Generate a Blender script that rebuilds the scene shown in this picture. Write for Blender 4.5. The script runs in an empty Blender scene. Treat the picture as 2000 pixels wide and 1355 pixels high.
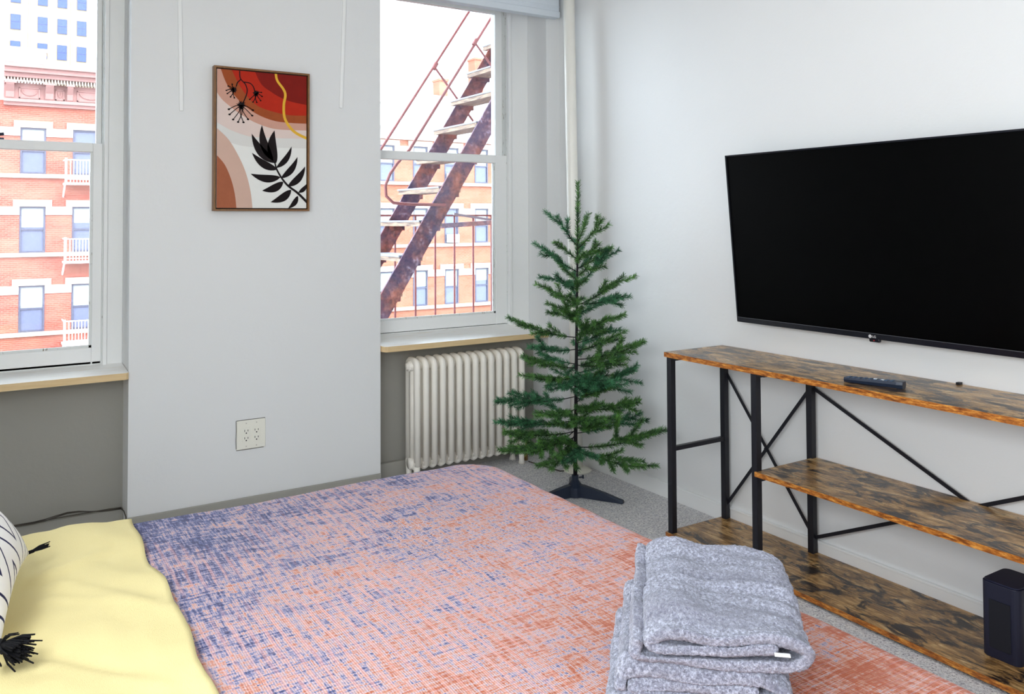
import bpy, bmesh, math, random
from mathutils import Vector, Matrix, noise
random.seed(11)
S = bpy.context.scene
COL = S.collection
R = math.radians

# ------------------------------------------------------------------ camera, world, sun, lights, exposure
YAW, PITCH, ROLL = 0.5649, 0.0274, -0.0046
F_PX, CY = 1634.71, 386.78
CAM = Vector((-2.776, -3.8721, 1.32))
def cam_basis():
    c, s = math.cos(YAW), math.sin(YAW)
    x = Vector((c, -s, 0)); y = Vector((s, c, 0)); z = Vector((0, 0, 1))
    c, s = math.cos(PITCH), math.sin(PITCH)
    y, z = c*y + s*z, -s*y + c*z
    c, s = math.cos(ROLL), math.sin(ROLL)
    x, z = c*x + s*z, -s*x + c*z
    return x, y, z
bx_, by_, bz_ = cam_basis()
cd = bpy.data.cameras.new('camera'); cam = bpy.data.objects.new('camera', cd); COL.objects.link(cam)
M = Matrix.Identity(4)
for i in range(3):
    M[i][0] = bx_[i]; M[i][1] = bz_[i]; M[i][2] = -by_[i]; M[i][3] = CAM[i]
cam.matrix_world = M
cd.sensor_width = 36; cd.lens = F_PX/2000*36
cd.shift_y = (CY-677.5)/2000
cd.clip_start = 0.05; cd.clip_end = 500
S.camera = cam

W = bpy.data.worlds.new('sky'); S.world = W; W.use_nodes = True
bg = W.node_tree.nodes['Background']
bg.inputs[0].default_value = (0.78, 0.89, 1.0, 1); bg.inputs[1].default_value = 12.0

XFILL = -3.36
def light(name, kind, loc, rot, energy, color=(1, 1, 1), **kw):
    d = bpy.data.lights.new(name, kind); d.energy = energy; d.color = color
    for k, v in kw.items(): setattr(d, k, v)
    o = bpy.data.objects.new(name, d); COL.objects.link(o)
    o.location = loc; o.rotation_euler = rot
    return o
light('sun', 'SUN', (0, 0, 30), (R(48), 0, R(14)), 2.0, (1.0, 0.95, 0.88), angle=R(2))
light('side_fill', 'AREA', (XFILL, -3.2, 1.35), (R(72), 0, R(-90+6)), 115, (0.89, 0.95, 1.0), shape='RECTANGLE', size=2.2, size_y=1.3)  # added fill without a fixture, brightens the right wall from the left
light('ceiling_fill', 'AREA', (-1.9, -2.6, 2.86), (0, 0, 0), 6, (0.97, 0.98, 1.0), shape='RECTANGLE', size=1.6, size_y=1.6)  # unseen overhead fill, added to lift the room
light('back_fill', 'AREA', (-2.1, -4.85, 1.45), (R(88), 0, R(-20)), 19, (0.97, 0.98, 1.0), shape='RECTANGLE', size=2.4, size_y=1.8)  # added fill by the back wall, lights the room from behind the camera

S.view_settings.view_transform = 'Standard'
S.view_settings.look = 'None'
S.view_settings.gamma = 1
S.view_settings.exposure = -0.25
S.view_settings.use_curve_mapping = False
S.cycles.use_denoising = True
S.cycles.max_bounces = 10
S.cycles.diffuse_bounces = 6
S.cycles.transparent_max_bounces = 12
S.cycles.caustics_reflective = False
S.cycles.caustics_refractive = False
S.cycles.sample_clamp_indirect = 6

# ------------------------------------------------------------------ helpers
class MB:
    def __init__(self): self.v = []; self.f = []; self.mi = []; self.m = 0
    def add(self, vs, fs):
        o = len(self.v); self.v += [Vector(p) for p in vs]
        for f in fs: self.f.append(tuple(i+o for i in f)); self.mi.append(self.m)
        return self
    def box(self, x0, x1, y0, y1, z0, z1):
        vs = [(x, y, z) for z in (z0, z1) for y in (y0, y1) for x in (x0, x1)]
        return self.add(vs, [(0, 2, 3, 1), (4, 5, 7, 6), (0, 1, 5, 4), (2, 6, 7, 3), (0, 4, 6, 2), (1, 3, 7, 5)])
    def bar(self, a, b, w, h, up=(0, 0, 1)):
        """box along a->b, w across, h along up"""
        a = Vector(a); b = Vector(b); d = (b-a).normalized(); u = Vector(up)
        s = d.cross(u)
        if s.length < 1e-5: s = d.cross(Vector((0, 1, 0)))
        s.normalize(); u = s.cross(d).normalized()
        vs = [p + s*(i*w/2) + u*(j*h/2) for p in (a, b) for j in (-1, 1) for i in (-1, 1)]
        return self.add(vs, [(0, 2, 3, 1), (4, 5, 7, 6), (0, 1, 5, 4), (2, 6, 7, 3), (0, 4, 6, 2), (1, 3, 7, 5)])
    def tube(self, pts, r, n=8, caps=True, sq=1.0, up=None):
        pts = [Vector(p) for p in pts]; k = len(pts)
        rs = r if isinstance(r, (list, tuple)) else [r]*k
        prev = Vector(up) if up else None; o = len(self.v); vs = []
        for i, p in enumerate(pts):
            d = (pts[min(i+1, k-1)] - pts[max(i-1, 0)])
            if d.length < 1e-9: d = Vector((0, 0, 1))
            d.normalize()
            if prev is None: prev = Vector((0, 0, 1)) if abs(d.z) < .9 else Vector((1, 0, 0))
            s = d.cross(prev)
            if s.length < 1e-6: s = d.cross(Vector((1, 0, 0)))
            s.normalize(); u = s.cross(d).normalized(); prev = u
            for j in range(n):
                a = 2*math.pi*j/n
                vs.append(p + s*(math.cos(a)*rs[i]) + u*(math.sin(a)*rs[i]*sq))
        fs = []
        for i in range(k-1):
            for j in range(n):
                a = i*n+j; b = i*n+(j+1) % n
                fs.append((a, b, b+n, a+n))
        if caps: fs.append(tuple(range(n))[::-1]); fs.append(tuple((k-1)*n+j for j in range(n)))
        return self.add(vs, fs)
    def lathe(self, cx, cy, prof, n=24, axis='z'):
        vs = []; k = len(prof)
        for r, z in prof:
            for j in range(n):
                a = 2*math.pi*j/n
                x, y = r*math.cos(a), r*math.sin(a)
                vs.append((cx+x, cy+y, z) if axis == 'z' else ((cx+x, z, cy+y) if axis == 'y' else (z, cx+x, cy+y)))
        fs = [(i*n+j, i*n+(j+1) % n, (i+1)*n+(j+1) % n, (i+1)*n+j) for i in range(k-1) for j in range(n)]
        if prof[0][0] > 1e-6: fs.append(tuple(range(n))[::-1])
        if prof[-1][0] > 1e-6: fs.append(tuple((k-1)*n+j for j in range(n)))
        return self.add(vs, fs)
    def prism(self, poly, plane, d0, d1):
        """poly in 2D extruded; plane 'xz' extrudes y, 'yz' extrudes x, 'xy' extrudes z"""
        def P(p, d):
            return {'xz': (p[0], d, p[1]), 'yz': (d, p[0], p[1]), 'xy': (p[0], p[1], d)}[plane]
        n = len(poly)
        vs = [P(p, d0) for p in poly] + [P(p, d1) for p in poly]
        fs = [tuple(range(n)), tuple(range(2*n-1, n-1, -1))] + [(i, i+n, (i+1) % n + n, (i+1) % n) for i in range(n)]
        return self.add(vs, fs)
    def build(self, name, mat, parent=None, smooth=False, bevel=0, seg=2, local=False, subsurf=0, fix=True, auto=None):
        off = Vector((0, 0, 0))
        if parent is not None and not local:
            p = parent
            while p is not None: off += p.location; p = p.parent
        me = bpy.data.meshes.new(name)
        me.from_pydata([tuple(v-off) for v in self.v], [], self.f)
        mats = mat if isinstance(mat, (list, tuple)) else [mat]
        for m in mats: me.materials.append(m)
        if len(mats) > 1: me.polygons.foreach_set('material_index', self.mi)
        if fix:
            bm = bmesh.new(); bm.from_mesh(me); bmesh.ops.recalc_face_normals(bm, faces=bm.faces); bm.to_mesh(me); bm.free()
        if smooth: me.polygons.foreach_set('use_smooth', [True]*len(me.polygons))
        o = bpy.data.objects.new(name, me); COL.objects.link(o)
        if parent is not None: o.parent = parent
        if bevel:
            b = o.modifiers.new('bevel', 'BEVEL'); b.width = bevel; b.segments = seg; b.limit_method = 'ANGLE'; b.angle_limit = R(40)
            if smooth or auto:
                pass
        if subsurf:
            s = o.modifiers.new('sub', 'SUBSURF'); s.levels = subsurf; s.render_levels = subsurf
        me.update()
        return o

def tag(o, label=None, cat=None, group=None, kind=None):
    if label: o['label'] = label
    if cat: o['category'] = cat
    if group: o['group'] = group
    if kind: o['kind'] = kind
    return o
def empty(name, loc, label=None, cat=None, group=None, kind=None, rot=(0, 0, 0)):
    o = bpy.data.objects.new(name, None); COL.objects.link(o); o.location = loc; o.rotation_euler = rot
    o.empty_display_size = .05
    return tag(o, label, cat, group, kind)
def dup(o, parent=None):
    c = o.copy(); COL.objects.link(c); c.parent = parent
    for ch in list(o.children): dup(ch, c)
    return c

# ------------------------------------------------------------------ materials
class NT:
    def __init__(s, name):
        s.m = bpy.data.materials.new(name); s.m.use_nodes = True; s.t = s.m.node_tree; s.n = s.t.nodes; s.l = s.t.links
        s.b = s.n['Principled BSDF']
    def node(s, t, **kw):
        x = s.n.new(t)
        for k, v in kw.items():
            if k.startswith('_'): setattr(x, k[1:], v)
            else: x.inputs[k.replace('__', ' ')].default_value = v
        return x
    def link(s, a, b): s.l.new(a, b)
    def coord(s, scale=(1, 1, 1), kind='Object', rot=(0, 0, 0), loc=(0, 0, 0)):
        c = s.n.new('ShaderNodeTexCoord'); m = s.n.new('ShaderNodeMapping')
        m.inputs['Scale'].default_value = scale; m.inputs['Rotation'].default_value = rot; m.inputs['Location'].default_value = loc
        s.link(c.outputs[kind], m.inputs[0]); return m.outputs[0]
    def noise(s, vec, scale, detail=4, rough=.5, dist=0):
        x = s.node('ShaderNodeTexNoise'); x.inputs['Scale'].default_value = scale; x.inputs['Detail'].default_value = detail
        x.inputs['Roughness'].default_value = rough; x.inputs['Distortion'].default_value = dist
        if vec is not None: s.link(vec, x.inputs['Vector'])
        return x.outputs['Fac']
    def ramp(s, fac, stops, interp='LINEAR'):
        x = s.n.new('ShaderNodeValToRGB'); x.color_ramp.interpolation = interp
        e = x.color_ramp.elements
        while len(e) < len(stops): e.new(.5)
        for el, (p, c) in zip(e, stops):
            el.position = p; el.color = (c, c, c, 1) if isinstance(c, (int, float)) else (*c, 1)
        s.link(fac, x.inputs[0]); return x.outputs[0]
    def mix(s, fac, a, b, mode='MIX'):
        x = s.n.new('ShaderNodeMix'); x.data_type = 'RGBA'; x.blend_type = mode
        for sock, v in ((x.inputs[0], fac), (x.inputs[6], a), (x.inputs[7], b)):
            if isinstance(v, bpy.types.NodeSocket): s.link(v, sock)
            elif isinstance(v, (int, float)): sock.default_value = v
            else: sock.default_value = (*v, 1)
        return x.outputs[2]
    def math(s, op, a, b=0.0, c=None):
        x = s.n.new('ShaderNodeMath'); x.operation = op
        for i, v in enumerate((a, b, c)):
            if v is None: continue
            if isinstance(v, bpy.types.NodeSocket): s.link(v, x.inputs[i])
            else: x.inputs[i].default_value = v
        return x.outputs[0]
    def sep(s, vec):
        x = s.n.new('ShaderNodeSeparateXYZ'); s.link(vec, x.inputs[0]); return x.outputs
    def bump(s, h, strength=.3, dist=.01):
        x = s.n.new('ShaderNodeBump'); x.inputs['Strength'].default_value = strength; x.inputs['Distance'].default_value = dist
        s.link(h, x.inputs['Height']); s.link(x.outputs[0], s.b.inputs['Normal']); return x
    def base(s, c):
        if isinstance(c, bpy.types.NodeSocket): s.link(c, s.b.inputs['Base Color'])
        else: s.b.inputs['Base Color'].default_value = (*c, 1)
    def set(s, **kw):
        for k, v in kw.items():
            k = k.replace('__', ' ')
            if k in s.b.inputs: s.b.inputs[k].default_value = v
        return s

def sr(r, g, b):
    f = lambda c: (c/255/12.92) if c <= 10 else ((c/255+.055)/1.055)**2.4
    return (f(r), f(g), f(b))
def plain(name, c, rough=.5, spec=.5, metal=0, bscale=0, bstr=.1, var=0, vscale=5):
    t = NT(name); t.set(Roughness=rough, Specular__IOR__Level=spec, Metallic=metal)
    if var:
        n = t.noise(t.coord(), vscale, 4)
        t.base(t.mix(n, tuple(max(0, x*(1-var)) for x in c), tuple(min(1, x*(1+var)) for x in c)))
    else: t.base(c)
    if bscale: t.bump(t.noise(t.coord(), bscale, 3), bstr, .005)
    return t.m

def m_wall(name, c):
    t = NT(name); t.set(Roughness=.55, Specular__IOR__Level=.3)
    n = t.noise(t.coord(), 2.2, 5); t.base(t.mix(n, tuple(x*.97 for x in c), c))
    n2 = t.noise(t.coord(), 26, 6, .6); t.bump(n2, .18, .006)
    return t.m
WALL = m_wall('wall_paint', sr(230, 231, 231))
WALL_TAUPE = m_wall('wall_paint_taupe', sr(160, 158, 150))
TRIM = plain('white_trim_paint', sr(240, 241, 240), .35, .5, bscale=60, bstr=.12, var=.03)
def m_flaking():
    t = NT('flaking_paint'); t.set(Roughness=.5)
    n = t.noise(t.coord((1, 1, .25)), 90, 6, .7)
    f = t.ramp(n, [(.60, 0), (.66, 1)])
    t.base(t.mix(f, sr(225, 228, 226), sr(120, 105, 80))); t.bump(n, .5, .004); return t.m
FLAKE = m_flaking()
def m_sill():
    t = NT('sill_paint'); t.set(Roughness=.3)
    n = t.noise(t.coord((2, 30, 30)), 3, 5, .6)
    t.base(t.mix(t.ramp(n, [(.55, 0), (.75, 1)]), sr(250, 249, 246), sr(228, 214, 190))); return t.m
SILL = m_sill()
def m_pine():
    t = NT('bare_pine'); t.set(Roughness=.55)
    n = t.noise(t.coord((2, 30, 30)), 4, 5, .6); t.base(t.mix(n, sr(236, 212, 168), sr(205, 170, 118))); return t.m
PINE = m_pine()
def m_carpet():
    t = NT('carpet'); t.set(Roughness=1, Specular__IOR__Level=.1)
    n = t.noise(t.coord(), 120, 3, .8); n2 = t.noise(t.coord(), 40, 3, .6)
    c = t.ramp(n, [(.36, sr(120, 116, 124)), (.45, sr(232, 228, 228)), (.56, sr(255, 254, 252))])
    t.base(t.mix(t.ramp(n2, [(.35, .0), (.7, .45)]), c, sr(180, 180, 192))); t.bump(n, .8, .012); return t.m
CARPET = m_carpet()
RAD = plain('radiator_enamel', sr(252, 246, 236), .35, .5, bscale=40, bstr=.12, var=.05, vscale=12)
PIPE = plain('painted_pipe', sr(236, 234, 226), .35, .5, bscale=45, bstr=.2, var=.04, vscale=15)
BLACK_METAL = plain('black_metal', (.008, .008, .013), .42, .4, bscale=300, bstr=.08)
BLACK_PLASTIC = plain('black_plastic', (.008, .009, .012), .4, .4)
BLACK_GLOSS = plain('black_gloss', (.006, .007, .012), .18, .4)
SCREEN = plain('tv_screen', (.0006, .0006, .0007), .35, .06)
def m_rustic():
    t = NT('rustic_wood'); t.set(Roughness=.28, Specular__IOR__Level=.5)
    v = t.coord((9, 3.2, 9))
    n1 = t.noise(v, 3.2, 8, .68, .6); n2 = t.noise(t.coord((30, 1.5, 30)), 6, 6, .7, .3); n3 = t.noise(t.coord((9, 4.5, 9), loc=(3, 1, 0)), 1.7, 6, .7, .8)
    c = t.ramp(n1, [(.30, sr(52, 40, 34)), (.43, sr(128, 96, 58)), (.54, sr(184, 142, 88)), (.68, sr(226, 194, 142))])
    c = t.mix(t.ramp(n2, [(.38, .5), (.52, 0)]), c, sr(84, 56, 30))
    c = t.mix(t.ramp(n3, [(.50, 0), (.57, .94)]), c, sr(24, 20, 26))
    t.base(c); rr = t.ramp(n2, [(.3, .22), (.7, .38)]); t.link(rr, t.b.inputs['Roughness']); t.bump(n2, .12, .002); return t.m
RUSTIC = m_rustic()
def m_edge():
    t = NT('board_edge'); t.set(Roughness=.4)
    n = t.noise(t.coord((20, 6, 30)), 5, 5, .7)
    t.base(t.ramp(n, [(.35, sr(96, 48, 14)), (.5, sr(170, 98, 30)), (.65, sr(222, 156, 70))])); return t.m
EDGE = m_edge()
def m_glass():
    t = NT('window_glass'); n = t.n; n.remove(t.b)
    o = n['Material Output']; tr = n.new('ShaderNodeBsdfTransparent'); g = n.new('ShaderNodeBsdfGlossy')
    tr.inputs[0].default_value = (.97, .98, .98, 1); g.inputs['Roughness'].default_value = .02
    d = n.new('ShaderNodeBsdfTranslucent'); d.inputs[0].default_value = (.9, .9, .95, 1)
    fr = n.new('ShaderNodeFresnel'); fr.inputs[0].default_value = 1.45
    m1 = n.new('ShaderNodeMixShader'); t.link(fr.outputs[0], m1.inputs[0]); t.link(tr.outputs[0], m1.inputs[1]); t.link(g.outputs[0], m1.inputs[2])
    m2 = n.new('ShaderNodeMixShader'); dn = t.noise(t.coord(), 60, 6, .8); t.link(t.ramp(dn, [(.45, .003), (.75, .02)]), m2.inputs[0])
    t.link(m1.outputs[0], m2.inputs[1]); t.link(d.outputs[0], m2.inputs[2]); t.link(m2.outputs[0], o.inputs[0]); return t.m
GLASS = m_glass()

# ------------------------------------------------------------------ room shell
def struct(mb, name, mat, **kw):
    o = mb.build(name, mat, **kw); o['kind'] = 'structure'; return o
XL, YB, ZC = -3.42, -5.0, 2.9
WALL_T = .42
RW = (-1.098, -.087)          # right window recess
LW = (-3.255, -2.244)         # left window recess
struct(MB().box(XL-.15, .15, YB-.15, .15, -.12, 0), 'floor', CARPET)
struct(MB().box(XL-.15, .15, YB-.15, WALL_T, ZC, ZC+.15), 'ceiling', WALL)
struct(MB().box(0, .15, YB-.15, .0, 0, ZC), 'wall_right', WALL)
struct(MB().box(XL-.15, XL, YB-.15, .0, 0, ZC), 'wall_left', WALL)
struct(MB().box(XL, 0, YB-.15, YB, 0, ZC), 'wall_back', WALL)
ZS, ZH = .672, 2.64
wf = MB()
for a, b in ((XL-.15, LW[0]), (LW[1], RW[0]), (RW[1], .15)): wf.box(a, b, 0, WALL_T, 0, ZC)
for a, b in (LW, RW): wf.box(a, b, 0, WALL_T, ZH, ZC)
wall_front = struct(wf, 'wall_front', WALL)
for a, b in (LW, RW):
    MB().box(a, b, .15, WALL_T, 0, ZS).build('under_window_panel', WALL_TAUPE, wall_front)  # taupe paint, its tone also darkened for the shade under the sill
# outside masonry of the own building, above and below
ext = MB()
for a, b in ((-12, XL-.15), (.15, 10)): ext.box(a, b, .12, WALL_T, -14, 12)
ext.box(XL-.15, .15, .12, WALL_T, ZC+.15, 12); ext.box(XL-.15, .15, .15, WALL_T, -14, 0)
BRICK_OWN = plain('own_brick', sr(150, 90, 75), .9)
struct(ext, 'wall_outside', BRICK_OWN)

# baseboards
b = MB(); b.box(-.012, 0, YB, 0, 0, .062); b.box(-.016, 0, YB, 0, .062, .072)
struct(b, 'baseboard_right', TRIM, bevel=.002)
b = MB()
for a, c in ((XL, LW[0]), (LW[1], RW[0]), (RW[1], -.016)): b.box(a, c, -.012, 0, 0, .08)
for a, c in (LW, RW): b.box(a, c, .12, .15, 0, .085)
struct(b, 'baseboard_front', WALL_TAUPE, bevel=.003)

# ------------------------------------------------------------------ windows
def window(name, x0, x1, cas, zsill_f, zsill_b, rail, zbot, top, label_side):
    """cas: widths (casing, bead, stile) on the right side"""
    w = empty(name, ((x0+x1)/2, .2, zsill_b), kind='structure')
    c, bd, stile = cas
    Y = .19
    m = MB(); 
    m.box(x1-c, x1, Y, Y+.03, zsill_b-.02, ZH); m.box(x0, x1, Y-.004, Y+.03, top+.07, ZH)
    m.build('casing', TRIM, w, bevel=.003)
    m = MB()
    for s in (x1-c-bd,): m.box(s, s+bd, Y-.012, Y+.01, zsill_b-.01, top+.07)
    m.build('bead', TRIM, w, bevel=.002)
    a, b2 = x0+.002, x1-c-bd
    m = MB(); m.box(a-.02, a+.004, Y+.01, WALL_T-.05, zsill_b-.03, top+.1); m.box(b2-.004, b2+.02, Y+.01, WALL_T-.05, zsill_b-.03, top+.1); m.box(a, b2, Y+.01, WALL_T-.05, top+.06, top+.1)
    m.box(a, b2, Y+.01, WALL_T+.04, zsill_b-.05, zbot-.06)
    m.build('window_frame', FLAKE, w, bevel=.002)
    # lower sash, inner track
    y0, y1 = .2, .236
    m = MB(); m.box(a+.004, a+stile, y0, y1, zsill_b+.001, rail[1]); m.box(b2-stile, b2-.004, y0, y1, zsill_b+.001, rail[1])
    m.box(a+stile, b2-stile, y0, y1, zsill_b+.001, zbot); m.box(a+stile, b2-stile, y0-.004, y1, rail[0], rail[1])
    ls = m.build('lower_sash', TRIM, w, bevel=.003)
    m = MB()
    for s, e in ((a+stile, a+stile+.01), (b2-stile-.01, b2-stile)): m.box(s, e, y0+.006, y0+.022, zbot, rail[0])
    m.box(a+stile, b2-stile, y0+.006, y0+.022, zbot, zbot+.01); m.build('glazing_putty', FLAKE, ls)
    MB().box(a+stile-.003, b2-stile+.003, .222, .2245, zbot-.003, rail[0]+.003).build('pane', GLASS, ls)
    # upper sash, outer track
    y0, y1 = .246, .282; st = stile*.62
    m = MB(); m.box(a+.004, a+st, y0, y1, rail[0]+.004, top+.06); m.box(b2-st, b2-.004, y0, y1, rail[0]+.004, top+.06)
    m.box(a+st, b2-st, y0, y1, rail[0]+.004, rail[1]-.002); m.box(a+st, b2-st, y0, y1, top, top+.06)
    us = m.build('upper_sash', TRIM, w, bevel=.003)
    MB().box(a+st-.003, b2-st+.003, .262, .2645, rail[1]-.004, top+.003).build('pane', GLASS, us)
    # sill board
    poly = []
    r = .03; yf, yb = -.022, .2
    xa, xb = x0+.002, x1-.002
    pts = [(xa, yb), (xa, yf+r)] + [(xa+r-r*math.cos(t), yf+r-r*math.sin(t)) for t in (R(30), R(60))] + [(xa+r, yf), (xb-r*.3, yf), (xb, yf+r*.3), (xb, yb)]
    vs = []
    for th in (-.028, 0):
        for (x, y) in pts: vs.append((x, y, zsill_f + (zsill_b-zsill_f)*(y-yf)/(yb-yf) + th))
    n = len(pts); m = MB()
    m.m = 0; m.add(vs, [tuple(range(n, 2*n))])
    m.m = 1; m.add(vs, [tuple(range(n))[::-1]] + [(i, (i+1) % n, (i+1) % n + n, i+n) for i in range(n)])
    m.build('window_sill', [SILL, PINE], w, fix=False)
    return w
w1 = window('window_1', LW[0], LW[1], (.064, .016, .042), .690, .704, (1.630, 1.670), .778, 2.52, 'left')
w2 = window('window_2', RW[0], RW[1], (.122, .018, .078), .700, .731, (1.650, 1.695), .80, 2.52, 'right')
# sash catch on the left window's meeting rail
sc_ = MB(); sc_.box(-2.76, -2.70, .205, .235, 1.671, 1.678); sc_.tube([(-2.73, .215, 1.675), (-2.73, .215, 1.69), (-2.70, .212, 1.694)], .007, 8)
sc_.build('sash_lock', plain('dark_lock', sr(60, 62, 78), .35, .5, .6), w1, smooth=False, bevel=.001)

# ------------------------------------------------------------------ outside: buildings
def m_brick(name, c1, c2, mortar, sc=1.0):
    t = NT(name); t.set(Roughness=.9, Specular__IOR__Level=.2)
    tc = t.n.new('ShaderNodeTexCoord'); sp = t.sep(tc.outputs['Object'])
    cb = t.n.new('ShaderNodeCombineXYZ'); t.link(sp[0], cb.inputs[0]); t.link(sp[2], cb.inputs[1])
    br = t.n.new('ShaderNodeTexBrick'); t.link(cb.outputs[0], br.inputs['Vector'])
    br.inputs['Scale'].default_value = sc; br.inputs['Brick Width'].default_value = .22; br.inputs['Row Height'].default_value = .08
    br.inputs['Mortar Size'].default_value = .008
    br.inputs['Color1'].default_value = (*c1, 1); br.inputs['Color2'].default_value = (*c2, 1); br.inputs['Mortar'].default_value = (*mortar, 1)
    n = t.noise(t.coord((.3, .3, 1)), 1.6, 5, .6)
    t.base(t.mix(t.ramp(n, [(.4, 0), (.75, .35)]), br.outputs['Color'], sr(176, 136, 112)))
    t.bump(br.outputs['Fac'], -.4, .01); return t.m
BR_L = m_brick('red_brick', sr(150, 74, 62), sr(138, 64, 52), sr(160, 110, 94))
BR_R = m_brick('orange_brick', sr(152, 88, 68), sr(142, 78, 58), sr(164, 124, 104))
STONE = plain('pale_stone', sr(172, 156, 142), .9, .2, var=.08, vscale=2)
STONE_PINK = plain('pinkish_stone', sr(150, 112, 106), .9, .2, var=.12, vscale=3)
CREAM = plain('cream_stucco', sr(150, 134, 108), .9, .2, var=.07, vscale=.4)
WFRAME = plain('far_window_frame', sr(66, 66, 84), .5)
WPANE = plain('far_window_pane', sr(92, 98, 122), .3, .5, var=.12, vscale=.9)
WBLIND = plain('far_window_blind', sr(140, 144, 144), .8)
WPANE_BLUE = plain('blue_window_pane', sr(34, 54, 128), .5, .5, var=.3, vscale=.4)
WHITE_IRON = plain('white_iron', sr(226, 222, 218), .5)
GREY_DARK = plain('street_grey', sr(90, 90, 92), .9)

YF = 37.0
def far_window(par, x0, x1, z0, z1, blind=.5, ac=False, seed=0):
    fr = MB(); t = .07
    fr.box(x0, x0+t, YF-.02, YF+.1, z0, z1); fr.box(x1-t, x1, YF-.02, YF+.1, z0, z1)
    fr.box(x0+t, x1-t, YF-.02, YF+.1, z1-t, z1); fr.box(x0+t, x1-t, YF-.02, YF+.1, z0, z0+t)
    zm = (z0+z1)/2; fr.box(x0+t, x1-t, YF-.01, YF+.1, zm-.035, zm+.035)
    o = fr.build('window', WFRAME, par)
    MB().box(x0+t, x1-t, YF+.05, YF+.07, z0+t, z1-t).build('pane', WPANE, o)
    if blind: MB().box(x0+t, x1-t, YF+.035, YF+.045, z1-t-(z1-z0-2*t)*blind, z1-t).build('blind', WBLIND, o)
    if ac:
        xm = x0+(x1-x0)*.5
        q = MB(); q.box(xm-.3, xm+.3, YF-.35, YF, z0+.05, z0+.5)
        for k in range(5): q.box(xm-.27, xm+.27, YF-.365, YF-.35, z0+.1+k*.08, z0+.13+k*.08)
        q.build('air_conditioner', WHITE_IRON, o)

def brick_building(name, x0, x1, zt, xs, ww, heads, hh, brick, label, fire=None, seed=1):
    rnd = random.Random(seed)
    e = empty(name, ((x0+x1)/2, YF, -14), label, 'building')
    # wall with openings: horizontal strips and piers
    w = MB(); zb = -14; D = .6
    zprev = zb
    for hz in sorted(heads):
        w.box(x0, x1, YF, YF+D, zprev, hz-hh)
        xp = x0
        for c in xs:
            w.box(xp, c-ww/2, YF, YF+D, hz-hh, hz); xp = c+ww/2
        w.box(xp, x1, YF, YF+D, hz-hh, hz); zprev = hz
    w.box(x0, x1, YF, YF+D, zprev, zt)
    w.box(x0, x1, YF+D, YF+9, zb, zt-.2)
    w.build('wall', brick, e)
    for hz in heads:
        for side in range(len(xs)+1):   # band between the windows
            a = x0 if side == 0 else xs[side-1]+ww/2+.0
            c = x1 if side == len(xs) else xs[side]-ww/2
            MB().box(a, c, YF-.06, YF, hz-.36, hz).build('stone_band', STONE, e)
        for c in xs:
            MB().box(c-.72, c+.72, YF-.09, YF, hz, hz+.28).build('lintel', STONE, e)
        MB().box(x0, x1, YF-.14, YF, hz-hh-.17, hz-hh).build('sill_band', STONE, e)
        for c in xs:
            far_window(e, c-ww/2, c+ww/2, hz-hh, hz, rnd.choice([.0, .45, .5, .5, .35]), rnd.random() < .25 and name == 'brick_building' and x0 > 5, seed)
    return e
heads = (5.37, 2.03, -1.31, -4.65)
eL = brick_building('brick_building', -9.0, 7.6, 6.5, [-8.83+1.97*k for k in range(0) ] + [-6.86, -4.89, -2.92, -.95, 1.02, 2.99, 4.96], .96, heads, 1.96, BR_L,
                    'red brick building with a bracketed cornice seen through the left window', seed=3)
eR = brick_building('brick_building', 7.6, 30.0, 5.7, [9.45, 11.4, 13.35, 15.3, 17.25, 19.16, 21.07, 22.98, 24.9, 26.8], .86, heads, 1.92, BR_R,
                    'orange brick building with pale stone bands behind the fire escape', seed=5)
# top storey windows, right building (cut by cornice)
# pale stone cornice and parapet of the right building
m = MB(); m.box(7.6, 30, YF-.25, YF+.3, 5.7, 6.3); m.box(7.6, 30, YF-.7, YF+.3, 6.3, 7.5); m.box(7.6, 30, YF-.9, YF+.3, 7.5, 7.75); m.box(7.6, 30, YF-.1, YF+.3, 7.75, 8.22); m.build('cornice', plain('white_cornice', sr(240, 238, 234), .8, .2), eR)
for c, zt in ((19.02, 9.3), (21.3, 10.7), (25.5, 9.6)):
    MB().box(c-.27, c+.27, YF+.6, YF+1.4, 7.0, zt-.12).box(c-.31, c+.31, YF+.54, YF+1.46, zt-.12, zt).build('chimney', BR_R, eR)
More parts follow.
